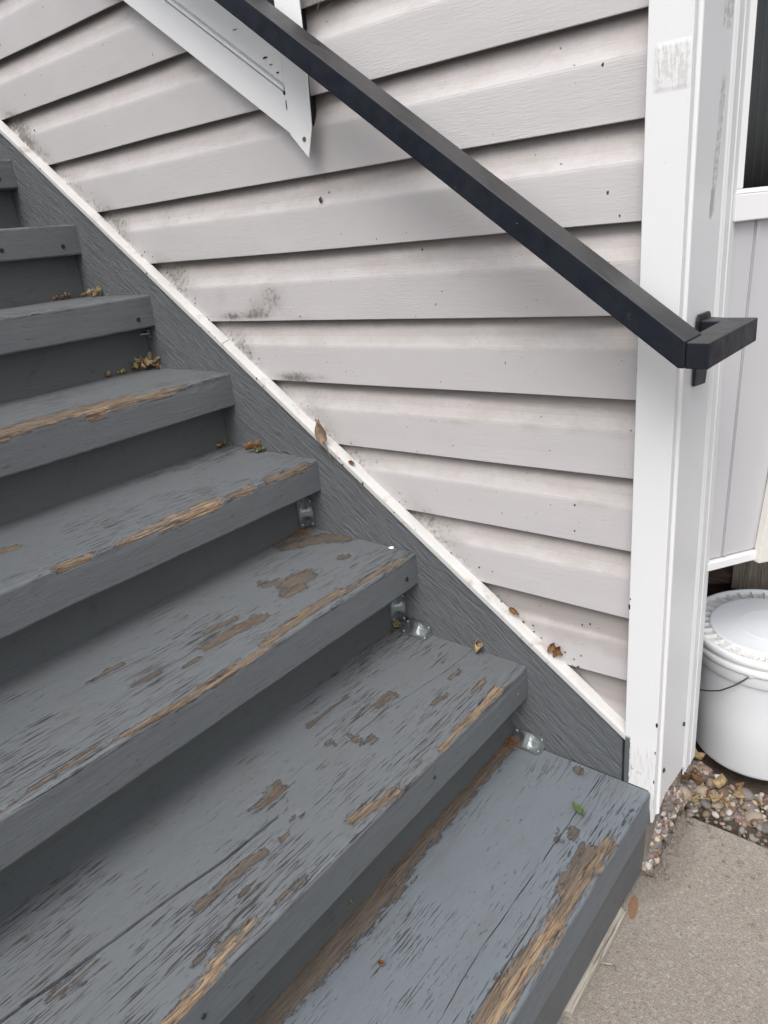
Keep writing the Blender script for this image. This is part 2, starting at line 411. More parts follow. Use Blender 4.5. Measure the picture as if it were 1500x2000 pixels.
PEB = [mat_pebble("grey_pebble", (.130, .122, .115), (.230, .215, .200)), mat_pebble("pink_pebble", (.230, .150, .125), (.370, .265, .225)),
       mat_pebble("tan_pebble", (.300, .240, .175), (.480, .410, .320)), mat_pebble("brown_pebble", (.110, .075, .058), (.200, .150, .115)),
       mat_pebble("pale_pebble", (.30, .28, .26), (.46, .43, .40))]
LEAF = [mat_leaf("tan_dry_leaf", (.20, .135, .070), (.40, .30, .17)), mat_leaf("brown_dry_leaf", (.11, .055, .025), (.24, .13, .06)),
        mat_leaf("olive_leaf", (.13, .125, .050), (.27, .24, .11)), mat_leaf("green_leaf", (.065, .110, .035), (.12, .18, .065)),
        mat_leaf("grey_brown_leaf", (.18, .125, .085), (.30, .215, .15))]

# ---------------------------------------------------------------- mesh helpers
def link(name, me, m=None, parent=None, loc=(0, 0, 0), smooth=False):
    o = bpy.data.objects.new(name, me)
    COL.objects.link(o)
    if m is not None and not me.materials: me.materials.append(m)
    o.location = loc
    if parent is not None: o.parent = parent
    if smooth:
        me.polygons.foreach_set("use_smooth", [True] * len(me.polygons))
    return o

def mesh(name, verts, faces):
    me = bpy.data.meshes.new(name)
    me.from_pydata([tuple(v) for v in verts], [], faces)
    me.update()
    return me

def fixn(me):
    bm = bmesh.new(); bm.from_mesh(me)
    bmesh.ops.recalc_face_normals(bm, faces=bm.faces)
    bm.to_mesh(me); bm.free()
    return me

def empty(name, label=None, cat=None, loc=(0, 0, 0), group=None, kind=None):
    o = bpy.data.objects.new(name, None)
    COL.objects.link(o)
    o.location = loc
    o.empty_display_size = .05
    tag(o, label, cat, group, kind)
    return o

def tag(o, label=None, cat=None, group=None, kind=None):
    if label: o['label'] = label
    if cat: o['category'] = cat
    if group: o['group'] = group
    if kind: o['kind'] = kind
    return o

def box(name, lo, hi, m, parent=None, bevel=.0, seg=2, origin=None):
    lo = Vector(lo); hi = Vector(hi)
    org = Vector(origin) if origin is not None else lo
    bm = bmesh.new()
    bmesh.ops.create_cube(bm, size=1)
    for v in bm.verts:
        v.co = Vector([lo[i] if v.co[i] < 0 else hi[i] for i in range(3)]) - org
    if bevel: bmesh.ops.bevel(bm, geom=bm.edges[:], offset=bevel, segments=seg, affect='EDGES', profile=.6)
    me = bpy.data.meshes.new(name); bm.to_mesh(me); bm.free()
    ploc = parent.matrix_world.translation if parent else Vector()
    return link(name, me, m, parent, org - (Vector(parent.location) if parent else Vector()))

def prism(name, poly, axis, a, b, m, parent=None, bevel=0.0, seg=2):
    """extrude a polygon [(u,v)...] along axis ('x','y','z') between a and b, world coordinates (parents at origin)"""
    def p(u, v, w):
        return {'y': (u, w, v), 'x': (w, u, v), 'z': (u, v, w)}[axis]
    nn = len(poly)
    vs = [p(u, v, a) for u, v in poly] + [p(u, v, b) for u, v in poly]
    fs = [tuple(range(nn))[::-1], tuple(range(nn, 2 * nn))] + [(i, (i + 1) % nn, nn + (i + 1) % nn, nn + i) for i in range(nn)]
    me = fixn(mesh(name, vs, fs))
    if bevel:
        bm = bmesh.new(); bm.from_mesh(me)
        bmesh.ops.bevel(bm, geom=bm.edges[:], offset=bevel, segments=seg, affect='EDGES', profile=.6)
        bm.to_mesh(me); bm.free()
    return link(name, me, m, parent)

def tube(name, pts, r, m, parent=None, sides=8, cap=True, taper=None):
    pts = [Vector(p) for p in pts]
    vs, fs = [], []
    up = Vector((0, 0, 1))
    for i, p in enumerate(pts):
        t = (pts[min(i + 1, len(pts) - 1)] - pts[max(i - 1, 0)]).normalized()
        a = t.cross(up)
        if a.length < .05: a = t.cross(Vector((1, 0, 0)))
        a.normalize(); b = t.cross(a)
        rr = r * (taper[i] if taper else 1)
        for k in range(sides):
            an = 2 * math.pi * k / sides
            vs.append(p + a * math.cos(an) * rr + b * math.sin(an) * rr)
    for i in range(len(pts) - 1):
        for k in range(sides):
            k2 = (k + 1) % sides
            fs.append((i * sides + k, i * sides + k2, (i + 1) * sides + k2, (i + 1) * sides + k))
    if cap:
        fs.append(tuple(range(sides))[::-1]); fs.append(tuple((len(pts) - 1) * sides + k for k in range(sides)))
    return link(name, fixn(mesh(name, vs, fs)), m, parent, smooth=True)

def lathe(name, prof, m, parent=None, seg=96, loc=(0, 0, 0)):
    vs = [(r * math.cos(2 * math.pi * k / seg), r * math.sin(2 * math.pi * k / seg), z) for r, z in prof for k in range(seg)]
    fs = []
    for i in range(len(prof) - 1):
        for k in range(seg):
            k2 = (k + 1) % seg
            fs.append((i * seg + k, i * seg + k2, (i + 1) * seg + k2, (i + 1) * seg + k))
    me = fixn(mesh(name, vs, fs))
    o = link(name, me, m, parent, loc, smooth=True)
    return o

# ================================================================= SETTING: ground
gz = -.924
NG = 40
box("ground", (-6, -6, -1.30), (8, 9, -.985), M['soil'])['kind'] = 'structure'
# slab with a slightly crumbled back edge
pts = [(-.30, -4.5), (4.5, -4.5), (4.5, .195)]
for i in range(90):
    t = i / 89
    x = 4.5 - t * 4.535
    pts.append((x, .185 - .022 * t + .006 * mnoise.noise(Vector((x * 14, 3, 0))) + .003 * mnoise.noise(Vector((x * 60, 5, 0)))))
for i in range(12):
    t = i / 11
    pts.append((-.035 - .03 * t + .004 * mnoise.noise(Vector((t * 9, 8, 1))), .155 - .20 * t))
pts.append((-.30, -.05))
slab = prism("concrete_slab", pts, 'z', -1.03, gz, M['concrete'], None, .004, 2)
slab['kind'] = 'structure'

# ================================================================= THING: siding wall
wall = empty("siding_wall", "pale lilac-grey horizontal lap siding wall stained along every course behind the stairs", "wall")
LAPS = [(-1.77, 1.290, -.10, 1.290), (-1.77, 1.160, -.10, 1.161), (-1.77, 1.031, -.10, 1.030), (-1.77, .901, -.10, .900), (-1.7698, .771, -.1, .7695),
        (-1.8502, .6445, -.10, .6440), (-1.6498, .5135, -.0977, .5139), (-1.4724, .3845, -.0969, .3873), (-1.2715, .2539, -.0975, .2575),
        (-1.106, .1188, -.0980, .1288), (-.9246, -.0084, -.0996, .0019), (-.7436, -.1385, -.1021, -.1257), (-.5695, -.2589, -.1026, -.2539),
        (-.3942, -.3834, -.1052, -.3814), (-.2079, -.5134, -.1054, -.5086), (-.2, -.643, -.10, -.638), (-.2, -.773, -.10, -.768)]
MOULD = [(-1.02, .131, .055, .012, .8), (-.95, .134, .075, .010, .95), (-.86, .140, .06, .012, .5), (-.885, .165, .055, .040, .55), (-.93, .150, .05, .03, .5), (-.845, .0, .075, .012, .9),
         (-.78, .008, .05, .010, .6), (-1.05, .175, .03, .03, .3), (-.87, .245, .05, .02, .35), (-.80, .115, .06, .02, .40), (-.655, -.165, .05, .03, .35), (-.50, -.30, .06, .02, .3), (-1.19, .36, .04, .05, .3),
         (-.36, -.405, .06, .02, .3)]
PROF = [(-.0108, .0012), (-.0125, .0), (-.0138, .0010), (-.0140, .010), (-.0143, .028), (-.0146, .046), (-.0148, .060), (-.0148, .0700), (-.0146, .0745), (-.0138, .0785),
        (-.0104, .0860), (-.0062, .0950), (-.0030, .1050), (.0002, .1150), (.0028, .1260), (.0036, .1370)]
XL, XR = -3.2, -.0925
for ci, (x0, z0, x1, z1) in enumerate(LAPS):
    sl = (z1 - z0) / (x1 - x0)
    xs = np.concatenate([np.arange(XL, -1.95, .08), np.arange(-1.95, XR, .012), [XR]])
    org = Vector((-1.0, 0, z0 + sl * (-1.0 - x0)))
    vs, fs, mo = [], [], []
    outer = PROF
    inner = [(y + .0016, z) for y, z in PROF[::-1][1:-2]]
    ring = outer + [(.0050, .1370)] + inner
    for x in xs:
        wob = .0006 * mnoise.noise(Vector((x * 3, ci * 5.1, 0))) + .0010 * mnoise.noise(Vector((x * 1.1, ci * 5.1, 4)))
        for (y, z) in ring:
            zz = z + sl * (x + 1.0) + .0012 * mnoise.noise(Vector((x * 2.2, ci * 3.7, 9))) 
            bul = wob * min(1, z / .02) if z < .08 else wob * max(0, (.13 - z) / .05)
            vs.append((x + 1.0, y + bul + (.0 if z > .01 else .0008 * mnoise.noise(Vector((x * 5, ci * 2.2, 1)))), zz))
            wz = org.z + zz; v = 0
            for (mx, mz, rx, rz, s) in MOULD:
                q = ((x - mx) / rx) ** 2 + ((wz - mz) / rz) ** 2
                v = max(v, s * math.exp(-q * 1.2))
            # grime collects where the siding dies into the sloping trim
            dt = wz - (-.6684 - .7117 * x)
            if 0 < dt < .10 and x < -.30: v = max(v, .85 * (1 - dt / .10) * (.5 + mnoise.noise(Vector((x * 6, wz * 6, 2)))))
            mo.append(v)
    R = len(ring)
    for i in range(len(xs) - 1):
        for k in range(R):
            k2 = (k + 1) % R
            fs.append((i * R + k, i * R + k2, (i + 1) * R + k2, (i + 1) * R + k))
    fs.append(tuple(range(R))); fs.append(tuple((len(xs) - 1) * R + k for k in range(R))[::-1])
    me = fixn(mesh("siding_plank", vs, fs))
    at = me.attributes.new("mould", 'FLOAT', 'POINT'); at.data.foreach_set("value", mo)
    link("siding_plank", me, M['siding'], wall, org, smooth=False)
box("sheathing", (-3.2, .0065, -1.0), (-.05, .16, 1.42), M['inner'], wall)

# low boarded guard added out of view to darken the left of the stairs
blocker = empty("shade_wall", "unseen boarded guard wall along the open left side of the staircase", "guard wall")
for k in range(22):
    xg = -.62 - k * .125
    zb2 = max(-.92, -.75 - .7117 * (xg + .05) - .45)
    prism("shade_board", [(xg - .122, -.92), (xg, -.92), (xg, -.70 - .7117 * xg + .75), (xg - .122, -.70 - .7117 * (xg - .122) + .75)], 'y', -1.345, -1.320, M['siding'], blocker, .002, 1)

# ================================================================= THING: corner post
post = empty("corner_post", "white metal-wrapped corner post with scraped patches between siding and gravel", "post")
PL, PR, PF = -.0925, -.0355, -.0350
ZT = 1.42
def strip(name, path, zb, m, parent, thick=.0022, jag=0.0, ys=None):
    """vertical sheet following a plan path [(x,y)], bottom height by function zb(t), with real thickness"""
    vs, fs = [], []
    n = len(path)
    zs = [None] + list(np.linspace(-.70, ZT, 24))
    for j, z in enumerate(zs):
        for i, (x, y) in enumerate(path):
            zz = zb(i, x, y) if z is None else z
            vs.append((x, y, zz))
    for j in range(len(zs) - 1):
        for i in range(n - 1):
            fs.append((j * n + i, j * n + i + 1, (j + 1) * n + i + 1, (j + 1) * n + i))
    me = mesh(name, vs, fs)
    o = link(name, me, m, parent)
    md = o.modifiers.new("solid", 'SOLIDIFY'); md.thickness = thick; md.offset = -1
    return o
fp = [(PL, .0), (PL, PF + .001), (PL + .001, PF)] + [(x, PF) for x in np.linspace(PL + .008, PR - .004, 8)] + [(PR - .001, PF), (PR, PF + .001), (PR, PF + .003)]
strip("face_panel", fp, lambda i, x, y: -.7135 if x < -.040 else -.785, M['post'], post)
def jagz(i, x, y):
    base = -.786 + .024 * min(1, (y + .036) / .06) - .010 * max(0, (y - .03) / .1)
    return base + .0045 * mnoise.noise(Vector((y * 150, 2, 0))) + .004 * mnoise.noise(Vector((y * 420, 7, 0)))
xs_ = -.0340
sp_ = [(PR, PF + .003), (PR + .0006, PF + .006), (PR - .0006, -.0215), (PR - .0006, -.0165)]
sp_ += [(xs_ + .0022, -.0150), (xs_ + .0030, -.0130), (xs_ + .0022, -.0112), (xs_, -.0098)]
sp_ += [(xs_, y) for y in np.arange(-.007, .124, .0022)]
sp_ += [(xs_ + .0020, .1265), (xs_ + .0030, .1290), (xs_ + .0020, .1315), (xs_, .1330)]
strip("return_panel", sp_, jagz, M['post'], post)
st_ = [(xs_, .1330), (xs_ - .0008, .1420), (xs_ + .0008, .1440), (xs_ - .0004, .1465), (xs_ - .0004, .172), (xs_ + .001, .1735), (xs_ - .0004, .1755), (xs_ - .0004, .196), (xs_ - .001, .2065), (xs_ - .012, .2075)]
strip("edge_strip", st_, lambda i, x, y: -.797 - .08 * max(0, y - .14), M['post'], post)
def speck(name, loc, r, m, parent=None, sc=(1, 1, 1), seed=0):
    bm = bmesh.new(); bmesh.ops.create_icosphere(bm, subdivisions=2, radius=r)
    for v in bm.verts:
        v.co *= 1 + .45 * mnoise.noise(v.co * (1.6 / r) + Vector((seed, 3, 1)))
        v.co = Vector((v.co.x * sc[0], v.co.y * sc[1], v.co.z * sc[2]))
    me = bpy.data.meshes.new(name); bm.to_mesh(me); bm.free()
    return link(name, me, m, parent, loc, smooth=True)
for (x, z, r_, a_) in [(-.0368, -.565, .0024, 2.2), (-.0370, -.625, .0014, 2.6), (-.0370, -.690, .0018, 2.2), (-.0918, -.345, .0022, 2.6), (-.0905, -.330, .0014, 1.5)]:
    speck("paint_chip", (x, PF - .0002, z), r_, M['inner'], post, (.7, .25, a_), z * 70)
sb = bmesh.new()
random.seed(5)
for k in range(110):
    x = random.uniform(-1.7, -.12)
    zt_ = -.6684 - .7117 * x
    g_ = random.random()
    if g_ < .70: z = zt_ + abs(random.gauss(0, .020)) + .002; yv = -.0150
    elif g_ < .85: z = zt_ - random.uniform(.002, .018); yv = -.0346
    else: z = random.uniform(zt_, .6); yv = -.0150; 
    if z > .75: continue
    rr_ = abs(random.gauss(.0007, .0006)) + .0004
    res = bmesh.ops.create_icosphere(sb, subdivisions=1, radius=rr_)
    for v in res['verts']: v.co = Vector((v.co.x * random.uniform(.8, 1.8), v.co.y * .6, v.co.z * random.uniform(.8, 1.6)))
    bmesh.ops.translate(sb, verts=res['verts'], vec=Vector((x, yv, z)))
for (x, z, rr_) in [(-.7097, .3428, .0042), (-.686, .353, .0018), (-.150, .300, .0022), (-.132, .268, .0014), (-.160, .4600, .0022), (-.20, -.235, .0016), (-.17, -.412, .0018), (-.185, -.418, .0018)]:
    res = bmesh.ops.create_icosphere(sb, subdivisions=2, radius=rr_)
    for v in res['verts']:
        v.co *= 1 + .5 * mnoise.noise(v.co * (1.8 / rr_)); v.co.y *= .35; v.co.z *= 1.2
    bmesh.ops.translate(sb, verts=res['verts'], vec=Vector((x, -.0142, z)))
m_ = bpy.data.meshes.new("wall_specks"); sb.to_mesh(m_); sb.free()
tag(link("wall_specks", m_, M['soil']), "tiny dark specks of dirt stuck to the siding along the white stair trim", "dirt", kind='stuff')
for i, (y, z) in enumerate([(.0045, -.690), (.108, -.655)]):
    tag(speck("dirt_speck", (-.0325, y, z), .0038, M['soil'], None, (.6, 1, 1.3), i),
        ["small dark cocoon low on the side of the white post near its front edge", "small dark cocoon on the rear bead line of the white post"][i], "cocoon")
box("post_core", (-.088, -.028, -.70), (-.042, .128, ZT - .01), M['inner'], post)

box("footing", (-.0915, -.0335, -1.0), (-.0455, .160, -.772), M['rubble'], post, .004, 2)

# ================================================================= THING: staircase
stairs = empty("staircase", "grey painted wooden staircase with peeling treads rising to the left along the siding", "staircase")
TX = {1: (-.0424, -.7145, .0815), 2: (-.2917, -.5335, .0735), 3: (-.5430, -.3449, .0725), 4: (-.7961, -.1733, .0737), 5: (-1.0457, .0057, .0785),
      6: (-1.3012, .1857, .0765), 7: (-1.5649, .3662, .0742), 8: (-1.8120, .5472, .0735), 9: (-2.063, .728, .074), 10: (-2.314, .909, .074)}
BACK = {1: -.3397, 2: -.6171, 3: -.8639, 4: -1.1050, 5: -1.3560, 6: -1.6070, 7: -1.8620, 8: -2.11, 9: -2.36, 10: -2.62}
YW, YN = -.0305, -1.235          # wall end and near end of every tread
WEAR = [
    (1, -0.0553, -0.1873, -0.064, -0.3057, 0.0216, 0.5), (1, -0.064, -0.3057, -0.0623, -0.3704, 0.0199, 0.5), (1, -0.0779, -0.218, -0.078, -0.3037, 0.0215, 0.1),
    (1, -0.0623, -0.3704, -0.0631, -0.4414, 0.0235, 1.0), (1, -0.0631, -0.4414, -0.0645, -0.498, 0.0225, 1.0), (1, -0.0645, -0.498, -0.0644, -0.5659, 0.0216, 1.0),
    (1, -0.0707, -0.4272, -0.0777, -0.4892, 0.0173, 0.35), (1, -0.0777, -0.4892, -0.0754, -0.5737, 0.0164, 0.35), (1, -0.3253, -0.0353, -0.3245, -0.1595, 0.0301, 0.15),
    (1, -0.3245, -0.1595, -0.3224, -0.2984, 0.0273, 0.15), (1, -0.3224, -0.2984, -0.3174, -0.4357, 0.0246, 0.15), (1, -0.3174, -0.4357, -0.314, -0.5381, 0.0399, 0.1),
    (1, -0.314, -0.5381, -0.3135, -0.6401, 0.0373, 0.1), (1, -0.3135, -0.6401, -0.3223, -0.7492, 0.0348, 0.1), (1, -0.3445, -0.253, -0.3252, -0.3899, 0.0145, 0.3),
    (1, -0.1775, -0.0482, -0.1687, -0.0559, 0.0117, 0.0), (1, -0.1372, -0.2014, -0.1333, -0.2287, 0.0061, 0.0), (1, -0.113, -0.1882, -0.1093, -0.2101, 0.0068, 0.0),
    (1, -0.0827, -0.2975, -0.0818, -0.312, 0.0071, 0.0), (1, -0.0563, -0.0914, -0.0534, -0.1377, 0.0043, 0.0), (2, -0.2998, -0.1208, -0.2995, -0.2183, 0.0114, 0.75),
    (2, -0.2995, -0.2183, -0.2978, -0.313, 0.0104, 0.75), (2, -0.3361, -0.1522, -0.3369, -0.1147, 0.008, 0.3), (2, -0.2989, -0.4335, -0.3087, -0.472, 0.0159, 0.5),
    (2, -0.3087, -0.472, -0.3181, -0.5152, 0.0154, 0.5), (2, -0.3013, -0.6311, -0.3039, -0.6818, 0.0068, 0.2), (2, -0.312, -0.7242, -0.3087, -0.7694, 0.0135, 1.0),
    (2, -0.3087, -0.7694, -0.2977, -0.8099, 0.0127, 1.0), (2, -0.2977, -0.8099, -0.2926, -0.865, 0.0122, 1.0), (2, -0.313, -0.7338, -0.3224, -0.7663, 0.0097, 0.2),
    (2, -0.459, -0.4274, -0.4639, -0.4026, 0.0154, 0.1), (2, -0.4424, -0.3732, -0.4574, -0.3697, 0.0103, 0.1), (2, -0.4283, -0.426, -0.4192, -0.393, 0.0126, 0.1),
    (2, -0.4166, -0.4477, -0.4119, -0.408, 0.0072, 0.1), (2, -0.4054, -0.3547, -0.4093, -0.3681, 0.0092, 0.1), (2, -0.4704, -0.5245, -0.4642, -0.5904, 0.0124, 0.15),
    (2, -0.3856, -0.635, -0.3949, -0.6893, 0.0116, 0.1), (2, -0.3949, -0.6893, -0.3903, -0.7504, 0.0109, 0.1), (2, -0.4219, -0.8266, -0.433, -0.8726, 0.0147, 0.25),
    (2, -0.433, -0.8726, -0.4433, -0.9313, 0.0143, 0.25), (2, -0.4506, -0.695, -0.4498, -0.7138, 0.0099, 0.2), (2, -0.3604, -0.6863, -0.3597, -0.7006, 0.0053, 0.0),
    (2, -0.3303, -0.7844, -0.333, -0.8045, 0.0055, 0.0), (2, -0.3816, -0.5927, -0.381, -0.6038, 0.0078, 0.1), (2, -0.4469, -0.755, -0.4472, -0.7798, 0.0057, 0.1),
    (2, -0.3931, -0.1088, -0.3958, -0.1404, 0.0061, 0.2), (2, -0.3765, -0.186, -0.3789, -0.2239, 0.0069, 0.1), (2, -0.397, -0.5672, -0.3911, -0.5511, 0.0064, 0.1),
    (2, -0.4721, -0.2812, -0.4723, -0.2351, 0.0058, 0.0), (2, -0.5321, -0.3967, -0.5293, -0.2887, 0.0058, 0.0), (3, -0.6779, -0.2129, -0.6812, -0.2597, 0.0343, 0.15),
    (3, -0.7103, -0.2556, -0.7278, -0.285, 0.0165, 0.15), (3, -0.6506, -0.2577, -0.6542, -0.2927, 0.0193, 0.15), (3, -0.6295, -0.378, -0.6389, -0.444, 0.0188, 0.15),
    (3, -0.6389, -0.444, -0.6382, -0.4949, 0.0176, 0.15), (3, -0.6734, -0.4091, -0.6802, -0.4619, 0.0134, 0.1), (3, -0.5507, -0.0669, -0.5589, -0.1934, 0.0108, 0.45),
    (3, -0.5589, -0.1934, -0.5728, -0.2928, 0.0101, 0.45), (3, -0.5686, -0.2341, -0.5694, -0.3231, 0.0192, 0.5), (3, -0.5694, -0.3231, -0.5568, -0.4345, 0.0169, 0.5),
    (3, -0.5482, -0.4423, -0.545, -0.543, 0.0107, 0.5), (3, -0.545, -0.543, -0.5467, -0.6104, 0.01, 0.5), (3, -0.5467, -0.6104, -0.5518, -0.7043, 0.0094, 0.5),
    (3, -0.5518, -0.7043, -0.5638, -0.7986, 0.005, 0.4), (3, -0.5638, -0.7986, -0.5548, -0.8851, 0.0045, 0.4), (3, -0.7311, -0.0375, -0.7789, -0.0615, 0.0355, 0.1),
    (3, -0.7789, -0.0615, -0.8231, -0.1301, 0.0356, 0.1), (3, -0.6628, -0.106, -0.669, -0.1231, 0.0127, 0.1), (3, -0.7214, -0.6704, -0.7271, -0.6066, 0.0066, 0.0),
    (3, -0.646, -0.5872, -0.6524, -0.6287, 0.0096, 0.0), (3, -0.6197, -0.5254, -0.6234, -0.5536, 0.0065, 0.0), (4, -0.7934, -0.0631, -0.7954, -0.1225, 0.0218, 0.3),
    (4, -0.7954, -0.1225, -0.7996, -0.1697, 0.021, 0.3), (4, -0.7987, -0.2194, -0.7906, -0.2729, 0.0188, 0.4), (4, -0.7968, -0.306, -0.7936, -0.4094, 0.0262, 1.0),
    (4, -0.7936, -0.4094, -0.7829, -0.5174, 0.0236, 1.0), (4, -0.7895, -0.578, -0.794, -0.6236, 0.0214, 0.5), (4, -0.7694, -0.6456, -0.7769, -0.6753, 0.0154, 0.9),
    (4, -0.7769, -0.6753, -0.7697, -0.7151, 0.0147, 0.9), (4, -0.9582, -0.6304, -0.9691, -0.6479, 0.0196, 0.4), (4, -0.7752, -0.7125, -0.7801, -0.7336, 0.0104, 0.6),
    (5, -1.0041, -0.0764, -1.0423, -0.1999, 0.0264, 0.5), (5, -1.0423, -0.1999, -1.0582, -0.2902, 0.0248, 0.5), (5, -1.0582, -0.2902, -1.0791, -0.3934, 0.0475, 0.5),
    (5, -1.0791, -0.3934, -1.0724, -0.4914, 0.0441, 0.5), (5, -1.0724, -0.4914, -1.0537, -0.558, 0.0406, 0.5), (5, -1.0463, -0.362, -1.054, -0.3855, 0.0456, 1.0),
    (6, -1.2156, -0.0893, -1.1991, -0.2175, 0.05, 0.2), (6, -1.2319, -0.2772, -1.2257, -0.3651, 0.05, 0.5), (6, -1.2257, -0.3651, -1.1466, -0.4641, 0.05, 0.5),
    (7, -1.7105, -0.0177, -1.8086, -0.112, 0.05, 0.4),
]
CRACKS = [
    (1, [(-0.1323, -0.0292), (-0.1313, -0.1552), (-0.1298, -0.303), (-0.1311, -0.4711), (-0.1219, -0.5902)]),
    (1, [(-0.0904, -0.3574), (-0.0894, -0.4422), (-0.0859, -0.5307)]),
    (2, [(-0.4133, -0.0206), (-0.4157, -0.1163), (-0.4414, -0.2889), (-0.4437, -0.3579), (-0.442, -0.464), (-0.4179, -0.56), (-0.4227, -0.6708), (-0.4363, -0.7626), (-0.4434, -0.8371), (-0.4565, -0.9407), (-0.4619, -0.9816)]),
    (3, [(-0.7033, -0.3654), (-0.7013, -0.528), (-0.7146, -0.6743)]),
]

def capdist(px, py, ax, ay, bx, by):
    dx, dy = bx - ax, by - ay
    L2 = dx * dx + dy * dy + 1e-12
    t = np.clip(((px - ax) * dx + (py - ay) * dy) / L2, 0, 1)
    return np.hypot(px - ax - t * dx, py - ay - t * dy)

for i, (X, Z, th) in TX.items():
    depth = X - BACK[i] + .012
    yend = -.0358 if i == 1 else YW
    cr = [c[1] for c in CRACKS if c[0] == i]
    ys = np.arange(0, yend - YN + .001, .007)
    wy = yend - ys
    # column template: local x of the top surface columns
    base = list(np.arange(-depth, -.009, .0075))
    cols = []
    for x in base: cols.append(('p', x))
    crx = []
    for c in cr:
        c = sorted(c, key=lambda q: -q[1])
        cy = np.array([q[1] for q in c][::-1]); cx = np.array([q[0] for q in c][::-1])
        xx = np.interp(wy, cy, cx) - X
        xx = xx + np.array([.0013 * mnoise.noise(Vector((y * 18, i, 3))) + .0006 * mnoise.noise(Vector((y * 80, i, 6))) for y in wy])
        act = np.clip(np.minimum(wy - cy.min(), cy.max() - wy) / .03, 0, 1)
        act = act * np.array([max(0, min(1, .75 + 1.6 * mnoise.noise(Vector((y * 22, i * 3.1 + len(crx), 8))))) for y in wy])
        cwid = np.full(len(wy), .62)
        if i == 2:                                   # fine crack near the wall, open split further out
            act = act * np.where((wy < -.47) & (wy > -.555), 0, 1)
            cwid = np.where(wy < -.5, 1.75, .55)
            act = np.where(wy < -.57, np.maximum(act, .6), act)
        crx.append((xx, act, cwid))
    prof = []
    for kx in base:
        prof.append((np.full(len(ys), kx), np.zeros(len(ys))))
    for xx, act, cw in crx:
        mean = xx.mean()
        lo, hi = xx.min() - .0045, xx.max() + .0045
        prof = [p for p in prof if not (lo < p[0][0] < hi)]
        for off, dz in ((-.0016 * cw, 0), (-.0007 * cw, -.0045 * cw), (.0007 * cw, -.0045 * cw), (.0016 * cw, 0)):
            prof.append((xx + off, dz * act, np.where(dz < 0, 1.0, 0.0) * act if False else (act if isinstance(dz, np.ndarray) else act * 0)))
    prof.sort(key=lambda p: p[0].mean())
    rr = .0065
    for a in np.linspace(0, 90, 6):
        prof.append((np.full(len(ys), -rr + rr * math.sin(rad(a))), np.full(len(ys), -rr + rr * math.cos(rad(a)))))
    for zz in np.linspace(-.014, -th + .004, 8): prof.append((np.zeros(len(ys)), np.full(len(ys), zz)))
    prof.append((np.full(len(ys), -.0015), np.full(len(ys), -th + .0012)))
    prof.append((np.full(len(ys), -.005), np.full(len(ys), -th)))
    prof.append((np.full(len(ys), -depth), np.full(len(ys), -th)))
    CRK = np.stack([p[2] if len(p) > 2 else np.zeros(len(ys)) for p in prof], 1)
    PX = np.stack([p[0] for p in prof], 1); PZ = np.stack([p[1] for p in prof], 1)
    NY, NP = PX.shape
    WX = PX + X; WY = np.repeat(wy[:, None], NP, 1)
    wear = np.zeros((NY, NP)); fresh = np.zeros((NY, NP))
    for (t, ax, ay, bx, by, w, fr) in WEAR:
        if t != i: continue
        w = (w * (.82 if i == 2 else .92) + .001) if (fr < .3 or i == 1) else (w * .92 + .0006)
        d = capdist(WX, WY, ax, ay, bx, by) + np.maximum(0, -PZ - .004) * 1.6
        v = np.clip(1 - d / w, 0, 1) ** .8
        fresh = np.where(v > wear, fr, fresh); wear = np.maximum(wear, v)
    # vertical undulation and chewed nosing
    nz = np.zeros((NY, NP))
    for a in range(NY):
        y = wy[a]
        w1 = mnoise.noise(Vector((y * 9, i * 7.7, 0))); w2 = mnoise.noise(Vector((y * 45, i * 7.7, 2))); w3 = mnoise.noise(Vector((y * 3, i * 3.3, 6)))
        for b in range(NP):
            isnose = (PX[a, b] > -.016 and PZ[a, b] > -.016)
            if isnose:
                e = .0012 * w1 + .0010 * w2 - .0055 * max(0, wear[a, b] - .25) * (1 + .5 * w2)
                nz[a, b] = e
                PX[a, b] += e * .7
            elif PX[a, b] > -.001:
                PX[a, b] += .0009 * w1 + .0012 * w3
            if PZ[a, b] > -.0041 and not isnose:
                nz[a, b] = .0010 * w3 + .0008 * mnoise.noise(Vector((WX[a, b] * 14, y * 4, i))) - .0016 * min(1, wear[a, b] * 2)
            if PZ[a, b] < -th + .006:
                nz[a, b] = .0012 * w1 + .0010 * mnoise.noise(Vector((y * 60, i, 12)))
            if i == 2 and PX[a, b] < -depth + .028 and PZ[a, b] > -.01:
                PX[a, b] += .006 * max(0, mnoise.noise(Vector((y * 13, 3.3, 5)))) + .0025 * mnoise.noise(Vector((y * 50, 3, 5)))
    vs = np.stack([PX, np.repeat(-ys[:, None], NP, 1), PZ + nz], 2).reshape(-1, 3)
    # slightly rough end cut
    fs = []
    for a in range(NY - 1):
        for b in range(NP):
            b2 = (b + 1) % NP
            fs.append((a * NP + b, a * NP + b2, (a + 1) * NP + b2, (a + 1) * NP + b))
    fs.append(tuple(range(NP))[::-1]); fs.append(tuple((NY - 1) * NP + k for k in range(NP)))
    me = fixn(mesh("tread", vs, fs))
    a1 = me.attributes.new("wear", 'FLOAT', 'POINT'); a1.data.foreach_set("value", wear.reshape(-1))
    a2 = me.attributes.new("fresh", 'FLOAT', 'POINT'); a2.data.foreach_set("value", fresh.reshape(-1))
    a3 = me.attributes.new("crack", 'FLOAT', 'POINT'); a3.data.foreach_set("value", np.ascontiguousarray(CRK).reshape(-1))
    tr = link("tread", me, M['tread_blue' if i == 1 else 'tread'], stairs, (X, yend, Z))
    if i == 1: tr['label'] = "lowest tread, blue-grey, with a long raw wood split along its nosing"
    if i == 2: tr['label'] = "second tread with a long crack and brown bare patches"
